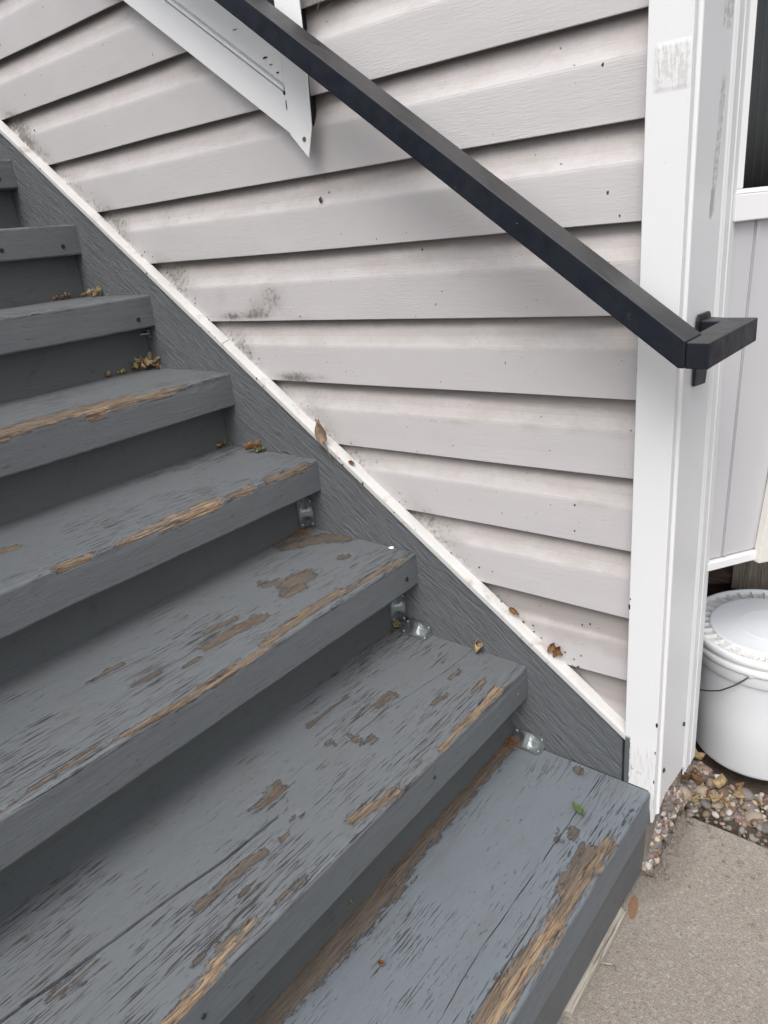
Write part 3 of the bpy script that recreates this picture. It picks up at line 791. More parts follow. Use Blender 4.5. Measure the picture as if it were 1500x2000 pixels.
    def screw(y, z, r=.0042, mm='screw', x=0.0012):
        bm = bmesh.new()
        bmesh.ops.create_cone(bm, cap_ends=True, segments=14, radius1=r, radius2=r * .8, depth=.0016)
        bmesh.ops.rotate(bm, verts=bm.verts, matrix=Matrix.Rotation(rad(90), 3, 'Y'))
        m_ = bpy.data.meshes.new("screw"); bm.to_mesh(m_); bm.free()
        link("screw", m_, M[mm], tr, (x, y - yend, z - Z))
    for (t, y, z) in [(3, -.0674, -.3883), (6, -.0737, .1326), (7, -.0762, .3153), (7, -.2325, .3184), (2, -.3466, -.568), (2, -.825, -.5688), (8, -.075, .50)]:
        if t == i: screw(y, z, .0056 if t != 2 else .0036)
    if i == 2: screw(-.0666, -.5777, .0036, 'rust')
    # riser below this tread
    if i > 1:
        zlo = TX[i - 1][1] - .01
        rx = BACK[i - 1]
        zh = Z - th + .002
        bm = bmesh.new()
        vv = []
        yy = np.linspace(YW - .001, YN, 90)
        for y in yy:
            for z in np.linspace(zlo, zh, 6):
                vv.append((rx - rx + .0012 * mnoise.noise(Vector((y * 5, z * 5, i))), y - YW, z - zlo))
        ff = [(a * 6 + b, a * 6 + b + 1, (a + 1) * 6 + b + 1, (a + 1) * 6 + b) for a in range(89) for b in range(5)]
        m_ = mesh("riser", vv, ff)
        ro = link("riser", m_, M['riser'], stairs, (rx, YW, zlo))
        md = ro.modifiers.new("solid", 'SOLIDIFY'); md.thickness = .02; md.offset = 0
        bm.free()
# kick board under the lowest tread
vv = []
ky = np.linspace(-.0365, YN, 140)
for y in ky:
    for k, z in enumerate(np.linspace(-.9045, -.7955, 9)):
        e = .0010 * mnoise.noise(Vector((y * 6, z * 30, 3)))
        zz = z + (.0015 * mnoise.noise(Vector((y * 12, 1, 7))) if k in (0, 8) else 0)
        vv.append((e - .004 * (1 - (z + .9045) / .109), y + .0365, zz + .9045))
ff = [(a * 9 + b, a * 9 + b + 1, (a + 1) * 9 + b + 1, (a + 1) * 9 + b) for a in range(139) for b in range(8)]
kb = link("kick_board", mesh("kick_board", vv, ff), M['board'], stairs, (-.0462, -.0365, -.9045))
md = kb.modifiers.new("solid", 'SOLIDIFY'); md.thickness = .03; md.offset = -1
# stringer against the wall
def topline(x): return -.6926 - .7117 * (x + .0) - .0
prism("stringer", [(-3.2, topline(-3.2)), (-.0985, topline(-.0985)), (-.0985, -.93), (-.6, -.93), (-3.2, topline(-3.2) - 1.15)], 'y', -.030, -.0015, M['stringer'], stairs, .0015, 2)
# second stringer on the open side, under the near ends of the treads
prism("stringer", [(-3.2, topline(-3.2) + .02), (-.12, topline(-.12) - .08), (-.12, -.93), (-.6, -.93), (-3.2, topline(-3.2) - 1.15)], 'y', YN - .04, YN - .001, M['stringer'], stairs, .0015, 2)
# white capping strip in two lengths
def capstrip(xa, xb, end):
    sec = [(-.0105, .0), (-.0130, .0012), (-.0300, -.0030), (-.0338, -.0050), (-.0345, -.0075), (-.0342, -.0178), (-.0320, -.0190), (-.0300, -.0170)]
    n_ = max(2, int(abs(xb - xa) / .03))
    vs, fs = [], []
    L_ = len(sec)
    for q in range(n_ + 1):
        x = xa + (xb - xa) * q / n_
        zt = -.6684 - .7117 * x
        w = .0008 * mnoise.noise(Vector((x * 8, 2, 2)))
        for (y, dz) in sec:
            xx = x
            if q == n_ and end: xx = x + (dz * .55)
            vs.append((xx, y + w * .5, zt + dz + w + (-.7117 * (xx - x))))
    for q in range(n_):
        for k in range(L_):
            k2 = (k + 1) % L_
            fs.append((q * L_ + k, q * L_ + k2, (q + 1) * L_ + k2, (q + 1) * L_ + k))
    fs.append(tuple(range(L_))); fs.append(tuple(n_ * L_ + k for k in range(L_))[::-1])
    return link("cap_strip", fixn(mesh("cap_strip", vs, fs)), M['trim'], stairs)
capstrip(-3.2, -1.0485, False)
capstrip(-1.0465, -.0800, True)

# angle brackets
def bracket(loc, rot, length=.070):
    root = None
    bm = bmesh.new()
    N, wdt, t = 14, .027, .0012
    # two legs plus an embossed middle rib, all in one bent plate
    def plate(axis):
        for a in range(N):
            pass
    vs, fs = [], []
    sec_n = 9
    for a in range(N + 1):
        u = -length / 2 + length * a / N
        mid = max(0.0, 1 - abs(u) / (length * .27))
        mid = min(1, mid * 1.7)
        sec = [(wdt, 0), (wdt * .75, 0), (wdt * .5, 0), (wdt * .22, 0), (0, 0), (0, wdt * .22), (0, wdt * .5), (0, wdt * .75), (0, wdt)]
        flat = [(wdt, .0), (wdt * .8, .0), (wdt * .62, wdt * .12), (wdt * .45, wdt * .28), (wdt * .36, wdt * .36), (wdt * .28, wdt * .45), (wdt * .12, wdt * .62), (0, wdt * .8), (0, wdt)]
        rnd = 1.0 if 0 < a < N else .8
        for (s, f2) in zip(sec, flat):
            p = (s[0] * (1 - mid) + f2[0] * mid, s[1] * (1 - mid) + f2[1] * mid)
            k = rnd if max(p) > wdt * .9 else 1
            vs.append((u, p[0] * k + t, p[1] * k + t))
    for a in range(N):
        for b in range(sec_n - 1):
            fs.append((a * sec_n + b, a * sec_n + b + 1, (a + 1) * sec_n + b + 1, (a + 1) * sec_n + b))
    o = link("corner_bracket", mesh("corner_bracket", vs, fs), M['zinc'], stairs, loc)
    o.rotation_euler = rot
    md = o.modifiers.new("solid", 'SOLIDIFY'); md.thickness = t; md.offset = 0
    for (u, p, q, ax) in [(-length * .40, wdt * .62, t, 'Z'), (length * .40, wdt * .62, t, 'Z'), (-length * .40, t, wdt * .62, 'Y'), (length * .40, t, wdt * .62, 'Y')]:
        b2 = bmesh.new()
        bmesh.ops.create_uvsphere(b2, u_segments=12, v_segments=6, radius=.0046)
        for v in b2.verts:
            v.co.z *= .45
        if ax == 'Y': bmesh.ops.rotate(b2, verts=b2.verts, matrix=Matrix.Rotation(rad(90), 3, 'X'))
        m_ = bpy.data.meshes.new("screw"); b2.to_mesh(m_); b2.free()
        link("screw", m_, M['zinc'], o, (u, p if ax == 'Z' else t * 2, q + t if ax == 'Z' else wdt * .62), smooth=True)
    return o
# legs: local +Y -> away from the wall along the tread, local +Z -> up the stringer
HB = Matrix(((1, 0, 0), (0, -1, 0), (0, 0, 1))).to_3x3()
def place(o, mat3, loc):
    o.matrix_local = Matrix.Translation(loc) @ mat3.to_4x4()
hb = bracket((0, 0, 0), (0, 0, 0)); place(hb, Matrix(((-1, 0, 0), (0, -1, 0), (0, 0, 1))), Vector((-.553, -.0305, -.5335)))
hb = bracket((0, 0, 0), (0, 0, 0)); place(hb, Matrix(((-1, 0, 0), (0, -1, 0), (0, 0, 1))), Vector((-.290, -.0305, -.7135)))
# upright ones in the riser/stringer corner: local X -> up, local Y -> along the riser (-Y), local Z -> +X on the stringer
for (rx, zc) in ((-.8535, -.306), (-.6065, -.484)):
    ub = bracket((0, 0, 0), (0, 0, 0), .070)
    place(ub, Matrix(((0, 0, 1), (0, -1, 0), (1, 0, 0))), Vector((rx, -.0305, zc)))
# a broken bracket stub in the upper corner
ub = bracket((0, 0, 0), (0, 0, 0), .02)
place(ub, Matrix(((0, 0, 1), (0, -1, 0), (1, 0, 0))), Vector((-1.352, -.0305, .092)))

# ================================================================= THING: handrail
rail = empty("handrail", "black square metal handrail sloping down to a wrapped return on the white post", "handrail")
b0, b1 = -.139, -.077
def rz(x): return .0802 - .7405 * x
rp = [(-2.3, rz(-2.3)), (.0, .0802), (.0086, .0802), (.0086, .1150)]
rp.append((-2.3, rz(-2.3) + .0362))
prism("rail_bar", rp, 'y', b0, b1, M['black'], rail, .0022, 3)
prism("return_bar", [(.0090, b0), (.0375, b0), (.0420, .0700), (.0010, .0700), (.0010, b1 + .0005), (.0090, b1 + .0005)], 'z', .0800, .1136, M['black'], rail, .0020, 3)
prism("stub_bar", [(-.0300, .0400), (.0010, .0400), (.0010, .0750), (-.0300, .0860)], 'z', .0810, .1125, M['black'], rail, .0016, 2)
prism("mounting_plate", [(.0285, .018), (.079, .0125), (.084, .030), (.0850, .117), (.078, .122), (.034, .123), (.0295, .114)], 'x', -.0315, -.0270, M['black'], rail, .0008, 1)

# ================================================================= THING: raked opening frame on the siding
rk = empty("raked_window_frame", "white metal frame of a raked opening with a torn lower corner above the handrail", "window frame")
YF = -.045
def rk_line(x, z0, x0): return z0 - .7075 * (x - x0)
xa, xb = -2.4, -.7355
low = (xb, .4565)
def seg(name, zoff0, zoff1, y, m, back=-.004, bev=.0008):
    p = [(xa, rk_line(xa, low[1] + zoff0, xb)), (xb, low[1] + zoff0), (xb, low[1] + zoff1), (xa, rk_line(xa, low[1] + zoff1, xb))]
    return prism(name, p, 'y', y, back, m, rk, bev, 2)
seg("rake_board", .0, .062, YF, M['rake'])
seg("rake_bead", .0625, .0670, YF + .006, M['rake'])
seg("rake_bead", .0673, .0725, YF - .004, M['rake'])
seg("rake_bead", .0730, .0790, YF + .009, M['rake'])
seg("rake_ledge", .0792, .136, YF + .000, M['rake'])
jp = [(-.7330, .4545), (-.6947, .4120), (-.6790, .459), (-.6760, .5395), (-.6740, .6054), (-.6733, .80), (-.672, 1.38), (-.7320, 1.38), (-.7318, .5709)]
prism("jamb", jp, 'y', YF - .0035, YF - .0010, M['trim'] if False else M['rake'], rk, .0006, 2)
prism("jamb_core", [(-.7340, .470), (-.716, .455), (-.705, .468), (-.7035, 1.37), (-.7325, 1.37)], 'y', YF + .0015, -.003, M['inner'], rk)
speckz = bmesh.new()
bmesh.ops.create_cone(speckz, cap_ends=True, segments=14, radius1=.0045, radius2=.0038, depth=.002)
bmesh.ops.rotate(speckz, verts=speckz.verts, matrix=Matrix.Rotation(rad(90), 3, 'X'))
m_ = bpy.data.meshes.new("screw"); speckz.to_mesh(m_); speckz.free()
link("screw", m_, M['rust'], rk, (-.6995, YF - .004, .4425))
prism("dark_pane", [(-2.4, 1.38), (-2.4, rk_line(-2.4, low[1] + .137, xb)), (-.7335, low[1] + .137), (-.7335, 1.38)], 'y', -.020, -.0155, M['inner'], rk)
# thin torn metal edges and rubs on the frame
for (x, z, r, s) in [(-.775, .583, .0032, (2.0, .25, .5)), (-.762, .5700, .0020, (2.4, .25, .4)), (-.7480, .5550, .0026, (1.5, .3, .5)), (-.7385, .5230, .0030, (1.0, .25, 1.6)), (-.7365, .5020, .0030, (.6, .25, 2.6)), (-.7090, .4290, .0025, (.5, .3, 2.2)), (-.7045, .4255, .0022, (1.4, .3, .6)), (-.8430, .640, .002, (3.0, .2, .4))]:
    speck("torn_spot", (x, YF - .0004, z), r, M['inner'], rk, s, x * 50)
# dry nest tucked beside the jamb
nv = []
nest = bmesh.new()
for k in range(160):
    c = Vector((-.645 + random.gauss(0, .016), -.022 + random.gauss(0, .006), .664 + random.gauss(0, .010)))
    d = Vector((random.gauss(0, 1), random.gauss(0, .35), random.gauss(0, .8))).normalized() * random.uniform(.006, .018)
    w = Vector((random.gauss(0, 1), random.gauss(0, 1), random.gauss(0, 1))).normalized() * .0005
    q = d.cross(w).normalized() * .0005
    a = [nest.verts.new(c - d + w), nest.verts.new(c - d - w), nest.verts.new(c + d - w), nest.verts.new(c + d + w), nest.verts.new(c + q), nest.verts.new(c - q)]
    nest.faces.new((a[0], a[1], a[2], a[3])); nest.faces.new((a[0], a[4], a[3])); nest.faces.new((a[1], a[5], a[2]))
m_ = bpy.data.meshes.new("bird_nest"); nest.to_mesh(m_); nest.free()
tag(link("bird_nest", m_, LEAF[4]), "tuft of grey dry twigs wedged beside the white jamb at the top edge", "nest", kind='stuff')

# ================================================================= THING: angled bay wall with window
bay = empty("bay_wall", "pale grey vertical panel bay wall set at an angle behind the white post", "wall")
A = Vector((-.034, .2066, 0)); D = Vector((.5562, .8311, 0)).normalized(); Nn = Vector((.8311, -.5562, 0)).normalized()   # Nn points outwards
def bq(s, z, n=0.0): return A + D * s + Nn * n + Vector((0, 0, z))
def bpoly(name, pts, n0, n1, m, parent=bay, bevel=.0006):
    k = len(pts)
    vs = [bq(s, z, n0) for s, z in pts] + [bq(s, z, n1) for s, z in pts]
    fs = [tuple(range(k))[::-1], tuple(range(k, 2 * k))] + [(i, (i + 1) % k, k + (i + 1) % k, k + i) for i in range(k)]
    me = fixn(mesh(name, vs, fs))
    if bevel:
        bm = bmesh.new(); bm.from_mesh(me); bmesh.ops.bevel(bm, geom=bm.edges[:], offset=bevel, segments=2, affect='EDGES'); bm.to_mesh(me); bm.free()
    return link(name, me, m, parent)
zb_, zt_ = -.352, .2396
sk = lambda z: (z - zb_) * .020
seams = [(-.012, -.010), (.0275, .0403), (.112, .128), (.198, .214), (.284, .300), (.37, .386), (.456, .47), (.54, .556), (.63, .646), (.72, .736), (.81, .826)]
for (a0, a1), (c0, c1) in zip(seams[:-1], seams[1:]):
    bpoly("wall_panel", [(a0, zb_ + .004), (c0 - .0014, zb_ + .004), (c1 - .0014, zt_), (a1, zt_)], -.012, -.002, M['panel'], bevel=.0008)
    bpoly("panel_batten", [(a0 + .0012, zb_ + .005), (a0 + .0085, zb_ + .005), (a1 + .0085, zt_ - .001), (a1 + .0012, zt_ - .001)], -.002, .0012, M['panel'], bevel=.0005)
bpoly("base_rail", [(-.012, zb_ - .017), (.82, zb_ - .017), (.82, zb_ + .001), (-.012, zb_ + .001)], -.016, .006, M['wframe'], bevel=.002)
bpoly("backing", [(-.012, zb_ - .012), (.82, zb_ - .012), (.82, zt_ + .02), (-.012, zt_ + .02)], -.060, -.0165, M['inner'], bevel=0)
bpoly("trim_board", [(.0975, -.372), (.19, -.378), (.197, .236), (.138, .236), (.1165, -.180)], -.001, .016, M['cream'], bevel=.0015)
win = bpoly("window", [(-.012, zt_ + .0005), (.82, zt_ + .0005), (.82, .2795), (-.012, .2795)], -.020, .012, M['wframe'], bevel=.0015)
bpoly("sill_lip", [(-.012, .2800), (.82, .2800), (.82, .2870), (-.012, .2870)], -.030, .004, M['wframe'], win, bevel=.001)
bpoly("pane", [(.000, .2872), (.82, .2872), (.82, 1.30), (.000, 1.30)], -.020, -.017, M['glass'], win, bevel=0)
bpoly("window_jamb", [(-.020, .2872), (.0055, .2872), (.0055, 1.36), (-.020, 1.36)], -.024, .004, M['wframe'], win, bevel=.001)
bpoly("window_back", [(-.02, .24), (.82, .24), (.82, 1.36), (-.02, 1.36)], -.16, -.14, M['inner'], win, bevel=0)
for k in range(30):
    s = .012 + k * .0165
    bpoly("blind_slat", [(s, .285), (s + .0018, .285), (s + .0018, 1.32), (s, 1.32)], -.050 + .002 * (k % 2), -.042, M['slat'] , win, bevel=0)

# crawlspace
tag(box("foundation_wall", (-1.0, .95, -1.0), (1.3, 1.05, -.20), M['found']), "dark red-brown foundation wall inside the crawlspace opening", "wall")
blk = box("timber_block", (-.0950, .640, -.6250), (.12, .80, -.30), M['oldwood'], None, .003)
tag(blk, "weathered timber beam end right behind the bucket lid under the bay corner", "timber block")
pier = box("timber_pier", (-.070, .66, -.985), (.09, .78, -.6255), M['darkwood'], None, .003)
tag(pier, "dark timber pier under the beam end, hidden behind the bucket", "timber pier")
for k, (x, y, z, rzv, ryv) in enumerate([(-.16, .62, -.60, .5, .3), (-.20, .70, -.69, .2, -.2), (-.10, .55, -.72, .9, .15)]):
    p_ = box("scrap_plank", (-.16, -.03, -.012), (.16, .03, .012), M['darkwood'], None, .001)
    p_.location = (x, y, z); p_.rotation_euler = (.2, ryv, rzv)
    tag(p_, ["uppermost dark scrap plank lying in the crawlspace", "middle dark scrap plank leaning in the crawlspace", "lowest dark scrap plank near the crawlspace opening"][k], "plank")

# ================================================================= THING: bucket
BX, BY, BZ = .043, .425, -.88
H = .304
bk = empty("bucket", "white plastic bucket with a dirty ribbed lid standing on pebbles beside the post", "bucket", (BX, BY, BZ))
body = [(.0, .002), (.134, .002), (.1395, .006), (.1415, .012), (.1455, .14), (.1495, .235), (.1500, .2375), (.1545, .2380), (.1556, .2400), (.1562, .262), (.1560, .268), (.1530, .270), (.1522, .285), (.148, .290)]
lathe("body", body, M['bucket'], bk, 128)
lidp = [(.1585, .268), (.1600, .2665), (.1612, .2685), (.1612, .2800), (.1590, .2825), (.1592, .2850), (.1622, .2880), (.1628, .2960), (.1618, .3010), (.1600, .3035), (.1570, .3045), (.1545, .3040), (.1530, .3015), (.1528, .2935), (.1510, .2925)]
lid = lathe("lid", lidp, M['lid'], bk, 128)
lathe("lid_channel", [(.1528, .2935), (.1500, .2922), (.1250, .2922), (.1225, .2940)], M['lid_dirty'], lid, 128)
lathe("lid_disc", [(.1228, .2930), (.1226, .2985), (.1218, .3005), (.1200, .3014), (.1180, .3016), (.1120, .3014), (.1090, .3010), (.1000, .3010), (.0660, .3010), (.0650, .30105), (.0640, .3016), (.0632, .30165), (.0624, .3016), (.0614, .30105), (.0604, .3010), (.0300, .3010), (.0, .3010)], M['lid'], lid, 128)
rib_me = None
NR = 34
for k in range(NR):
    a = 2 * math.pi * (k + .3) / NR
    if rib_me is None:
        r_ = box("lid_rib", (.1232, -.0013, .2923), (.1532, .0013, .3008), M['lid'], None, .0005, 1, origin=(0, 0, 0))
        rib_me = r_.data
    else:
        r_ = bpy.data.objects.new("lid_rib", rib_me); COL.objects.link(r_)
    r_.parent = lid; r_.rotation_euler = (0, 0, a)
# wire bail hanging on the left
ea = rad(-90)
hp = []
ctrl = [(0, .2676), (8.6, .2384), (19.6, .2093), (31, .1908), (41, .178), (60, .160), (90, .150), (120, .160), (150, .20), (168, .236), (180, .2676)]
for k in range(37):
    t = 180 * k / 36
    a = ea - rad(t)
    rr_ = .158 + .016 * math.sin(rad(t))
    hp.append((rr_ * math.cos(a), rr_ * math.sin(a), float(np.interp(t, [c[0] for c in ctrl], [c[1] for c in ctrl]))))
bail = tube("handle_wire", hp, .0016, M['wire'], bk, 8)
for t in (0, math.pi):
    lug = lathe("handle_lug", [(0, .004), (.0045, .004), (.0060, .002), (.0065, -.004)], M['bucket'], bk, 16)
    lug.rotation_euler = (0, rad(90), 0)
    a = ea - t
    lug.rotation_euler = (0, rad(90), a)
    lug.location = (.1565 * math.cos(a), .1565 * math.sin(a), .2676)

# ================================================================= pebble bed
bed = empty("pebble_bed", kind='structure')
bed['kind'] = 'structure'
def bedz(x, y):
    h = -.912
    h += .118 * max(0, min(1, 1 - (x + .052) / .026)) * max(0, min(1, (.20 - y) / .10)) * max(0.10, min(1, (y + .030) / .075))
    if x > -.035: h = min(h, -.919 - .030 * max(0.0, min(1.0, (.190 - y) / .010)))
    return h
bv, bf = [], []
gx = np.linspace(-.9, 1.3, 90); gy = np.concatenate([np.linspace(-.03, .17, 16), np.linspace(.178, .196, 7), np.linspace(.21, 1.0, 37)])
for x in gx:
    for y in gy:
        bv.append((x, y, bedz(x, y) + .004 * mnoise.noise(Vector((x * 30, y * 30, 0)))))
for a in range(89):
    for b in range(59):
        bf.append((a * 60 + b, a * 60 + b + 1, (a + 1) * 60 + b + 1, (a + 1) * 60 + b))
# leave the slab clear
link("soil_layer", mesh("soil_layer", bv, bf), M['soil'], bed)
protos = []
for k in range(14):
    bm = bmesh.new(); bmesh.ops.create_icosphere(bm, subdivisions=3, radius=1)
    sx, sy, sz = random.uniform(.85, 1.35), random.uniform(.75, 1.0), random.uniform(.5, .78)
    for v in bm.verts:
        v.co *= 1 + .20 * mnoise.noise(v.co * .9 + Vector((k * 9, 0, 0))) + .05 * mnoise.noise(v.co * 2.6 + Vector((k * 9, 4, 0)))
        v.co = Vector((v.co.x * sx, v.co.y * sy, v.co.z * sz))
    me = bpy.data.meshes.new("pebble"); bm.to_mesh(me); bm.free()
    me.materials.append(PEB[[0, 1, 3, 2, 1, 0, 3, 1, 4, 0, 1, 3, 2, 0][k]])
    me.polygons.foreach_set("use_smooth", [True] * len(me.polygons))
    protos.append(me)
placed = []
tries = 0
while len(placed) < 298 and tries < 90000:
    tries += 1
    x = random.uniform(-.12, .27); y = random.uniform(-.02, .46)
    if tries % 3 == 0: x = random.uniform(-.056, -.020); y = random.uniform(-.02, .20)
    big_ = len(placed) < 120
    r = random.uniform(.012, .021) if big_ else random.uniform(.006, .012)
    if y < .186 and x > -.034: continue
    if y < .195 and x > -.030 and big_: continue
    if math.hypot(x - BX, y - BY) < .139 + r * .5: continue
    layer = 0
    ok = True
    for (px, py, pr, pl) in placed:
        if math.hypot(px - x, py - y) < (pr + r) * (.86 if big_ else .70): ok = False; break
    if not ok: continue
    placed.append((x, y, r, 0))
    o = bpy.data.objects.new("pebble", random.choice(protos)); COL.objects.link(o)
    o.parent = bed
    o.location = (x, y, bedz(x, y) + r * .50 + (.0 if big_ else .006)); o.scale = (r, r, r)
    o.rotation_euler = (random.gauss(0, .25), random.gauss(0, .25), random.uniform(0, 6.28))
tmpl = []
for sub in (1, 2):
    tb = bmesh.new(); bmesh.ops.create_icosphere(tb, subdivisions=sub, radius=1)
    tb.verts.ensure_lookup_table()
    tmpl.append((np.array([v.co[:] for v in tb.verts]), np.array([[v.index for v in f.verts] for f in tb.faces]))); tb.free()
AV, AF, AM = [], [], []
base_i = 0
grng = np.random.default_rng(3)
for k in range(4600):
    x = random.uniform(-.10, .30); y = random.uniform(-.03, .50)
    if k % 5 == 0: x = random.uniform(-.056, -.020); y = random.uniform(-.035, .20)
    if y < .181 and x > -.032: continue
    if math.hypot(x - BX, y - BY) < .140: continue
    r_s = random.uniform(.003, .0085)
    V, F = tmpl[1 if r_s > .005 else 0]
    q = grng.normal(size=(3, 3)) * .16
    W_ = V * (1 + .16 * np.sin(V @ grng.normal(size=(3, 1)) * 1.6 + k)) @ (np.eye(3) + q)
    W_ = W_ * np.array([1, 1, .8]) * r_s + np.array([x, y, bedz(x, y) + random.uniform(0, .012)])
    AV.append(W_); AF.append(F + base_i); AM += [random.choice([0, 1, 2, 3, 4, 0, 3])] * len(F); base_i += len(V)
m_ = mesh("fine_gravel", np.concatenate(AV).tolist(), np.concatenate(AF).tolist())
for mm in PEB: m_.materials.append(mm)
m_.polygons.foreach_set("material_index", AM); m_.polygons.foreach_set("use_smooth", [True] * len(AM))
fg = link("fine_gravel", m_, None, bed); fg['kind'] = 'stuff'
# crumbs of mortar and small grit at the broken slab corner, along the slab edge
cb = bmesh.new()
def crumb(bm, c, r, seed):
    res = bmesh.ops.create_icosphere(bm, subdivisions=1, radius=r)
    for v in res['verts']:
        v.co *= 1 + .5 * mnoise.noise(v.co * (1.2 / r) + Vector((seed, 0, 0)))
        v.co.z *= .8
    bmesh.ops.translate(bm, verts=res['verts'], vec=c)
for k in range(520):
    u = random.random()
    if u < .62:
        x = random.gauss(-.048, .014); y = random.uniform(-.035, .165)
        h = .026 * max(0, 1 - abs(x + .05) / .05)
    elif u < .70:
        x = random.uniform(-.03, .45); y = .172 + random.gauss(0, .004); h = -.002
    else:
        x = random.uniform(-.03, .25); y = .10 + random.gauss(0, .07); h = .0
        if y > .17 or random.random() < .5: continue
    r = abs(random.gauss(.0022, .0016)) + .0008
    if u < .62 and random.random() < .16: r = random.uniform(.005, .010)
    crumb(cb, Vector((x, y, gz + h * random.random() + r * .4)), r, k)
m_ = bpy.data.meshes.new("mortar_rubble"); cb.to_mesh(m_); cb.free()
tag(link("mortar_rubble", m_, M['rubble']), "crumbled mortar and grit at the broken slab corner below the post", "rubble", kind='stuff')
# packed lump filling the corner between kick board, post foot and slab
bm = bmesh.new()
bmesh.ops.create_grid(bm, x_segments=110, y_segments=180, size=.5)
for v in bm.verts:
    x = -.13 + (v.co.x + .5) * .125; y = -.045 + (v.co.y + .5) * .215
    fall = max(0, min(1, (-.008 - x) / .022)) * max(0, min(1, (.168 - y) / .03)) * max(0, min(1, (y + .045) / .03))
    q5 = min(1, fall * 3)
    h = gz - .008 + .022 * fall * (1 + .8 * mnoise.noise(Vector((x * 45, y * 45, 3)))) + .010 * q5 * mnoise.noise(Vector((x * 120, y * 120, 7))) + .007 * q5 * mnoise.noise(Vector((x * 300, y * 300, 9))) + .004 * q5 * mnoise.noise(Vector((x * 800, y * 800, 1)))
    v.co = Vector((x, y, h))
m_ = bpy.data.meshes.new("mortar_lump"); bm.to_mesh(m_); bm.free()
lump = link("mortar_lump", m_, M['rubble'], None)
tag(lump, "rough mortar lump packed between the lowest step, post foot and slab", "mortar")

# ================================================================= shim under the kick board
sh = prism("wood_shim", [(-.0560, -.1330), (-.0395, -.1420), (-.0375, -.2450), (-.0410, -.2500), (-.0390, -.3640), (-.0560, -.3660)], 'z', gz + .0004, gz + .016, M['shim'], None, .0015, 2)
tag(sh, "pale splintered wood strip wedged under the lowest step on the concrete", "shim")
tw = tube("splinter", [(-.0385, -.252, -.916), (-.030, -.250, -.913), (-.020, -.246, -.9125), (-.012, -.247, -.917)], .0016, M['shim'], sh, 6, True, [1, .9, .7, .3])

# ================================================================= leaves and litter
def leaf_mesh(name, L, W, curl, twist, seed, lobes=0, stem=0.0):
    rs = random.Random(seed)
    nu, nvv = 12, 5
    vs, fs = [], []
    for a in range(nu + 1):
        u = a / nu
        w = W * .5 * math.sin(math.pi * min(1, u ** .85)) ** .8 + .0002
        if lobes: w *= 1 + .55 * math.sin(u * math.pi * lobes * 2)
        for b in range(-2, 3):
            v = b / 2
            x = (u - .5) * L
            y = v * w
            z = curl * W * (v * v) + curl * L * .35 * (u - .5) ** 2 + twist * v * (u - .5) * W + .05 * W * mnoise.noise(Vector((u * 5, v * 3, seed)))
            vs.append((x, y, z))
    for a in range(nu):
        for b in range(4):
            fs.append((a * 5 + b, a * 5 + b + 1, (a + 1) * 5 + b + 1, (a + 1) * 5 + b))
    if stem:
        k0 = len(vs)
        for q in range(6):
            t = q / 5
            cx = -L * .5 - stem * t; cz = -.10 * stem * t * t + curl * L * .0875
            for (dy, dz) in ((-.0009, 0), (.0009, 0), (0, .0014)):
                vs.append((cx, dy + .12 * stem * t * t, cz + dz))
        for q in range(5):
            for k in range(3):
                k2 = (k + 1) % 3
                fs.append((k0 + q * 3 + k, k0 + q * 3 + k2, k0 + (q + 1) * 3 + k2, k0 + (q + 1) * 3 + k))
    return mesh(name, vs, fs)
def leaf(loc, rot, L, W, mi, label=None, group=None, curl=.5, twist=.3, seed=0, lobes=0, stem=0.0, name="dry_leaf"):
    me = leaf_mesh(name, L, W, curl, twist, seed, lobes, stem)
    o = link(name, me, LEAF[mi], None, loc, smooth=True)
    md = o.modifiers.new("solid", 'SOLIDIFY'); md.thickness = .0004
    o.rotation_euler = rot
    tag(o, label, "leaf", group)
    return o
leaf((-.131, -.148, -.7120), (0.1, .05, 2.55), .034, .013, 3, "small green leaf lying flat on the lowest tread", curl=.35, seed=1, name="green_leaf", stem=.004)
leaf((-.404, -.0400, -.5270), (.5, -.2, 2.2), .026, .017, 0, "curled tan leaf on the second tread against the stringer", curl=1.1, seed=2)
leaf((-.7600, -.0360, -.1010), (1.35, .10, 0), .001, .001, 4, "speck", curl=.1, seed=3) if False else None
o = leaf((-.7590, -.0325, -.0995), (0, 0, 0), .052, .032, 4, "flat grey-brown leaf with a long stem hooked over the white stair trim", curl=.20, seed=3, stem=.042)
# stand it upright against the siding: local X -> up, local Y -> along the wall
o.matrix_world = Matrix.Translation((-.7590, -.0400, -.1030)) @ Matrix(((-.18, .98, 0), (-.10, 0.0, -1), (.98, .18, 0))).to_4x4()
o = leaf((0, 0, 0), (0, 0, 0), .030, .025, 1, "brown lobed leaf caught between the trim and the lowest siding", curl=.3, seed=4, lobes=2)
o.matrix_world = Matrix.Translation((-.2330, -.0185, -.4820)) @ Matrix(((.88, .45, 0), (0, 0.0, -1), (-.45, .88, 0))).to_4x4()
o = leaf((0, 0, 0), (0, 0, 0), .022, .013, 1, "small brown leaf scrap behind the trim left of the lobed leaf", curl=.4, seed=5)
o.matrix_world = Matrix.Translation((-.3200, -.0190, -.4230)) @ Matrix(((.88, .45, 0), (0, 0.0, -1), (-.45, .88, 0))).to_4x4()
o = leaf((0, 0, 0), (0, 0, 0), .012, .009, 1, "tiny brown leaf scrap on the white trim below the stemmed leaf", curl=.8, seed=6)
o.matrix_world = Matrix.Translation((-.6950, -.0240, -.1680)) @ Matrix(((.88, .45, 0), (0, 0.0, -1), (-.45, .88, 0))).to_4x4()
leaf((-.3500, -.5360, -.7060), (.7, .4, .8), .022, .016, 2, "olive seed husk in the gap at the back of the lowest tread", curl=1.6, seed=7, name="seed_husk")
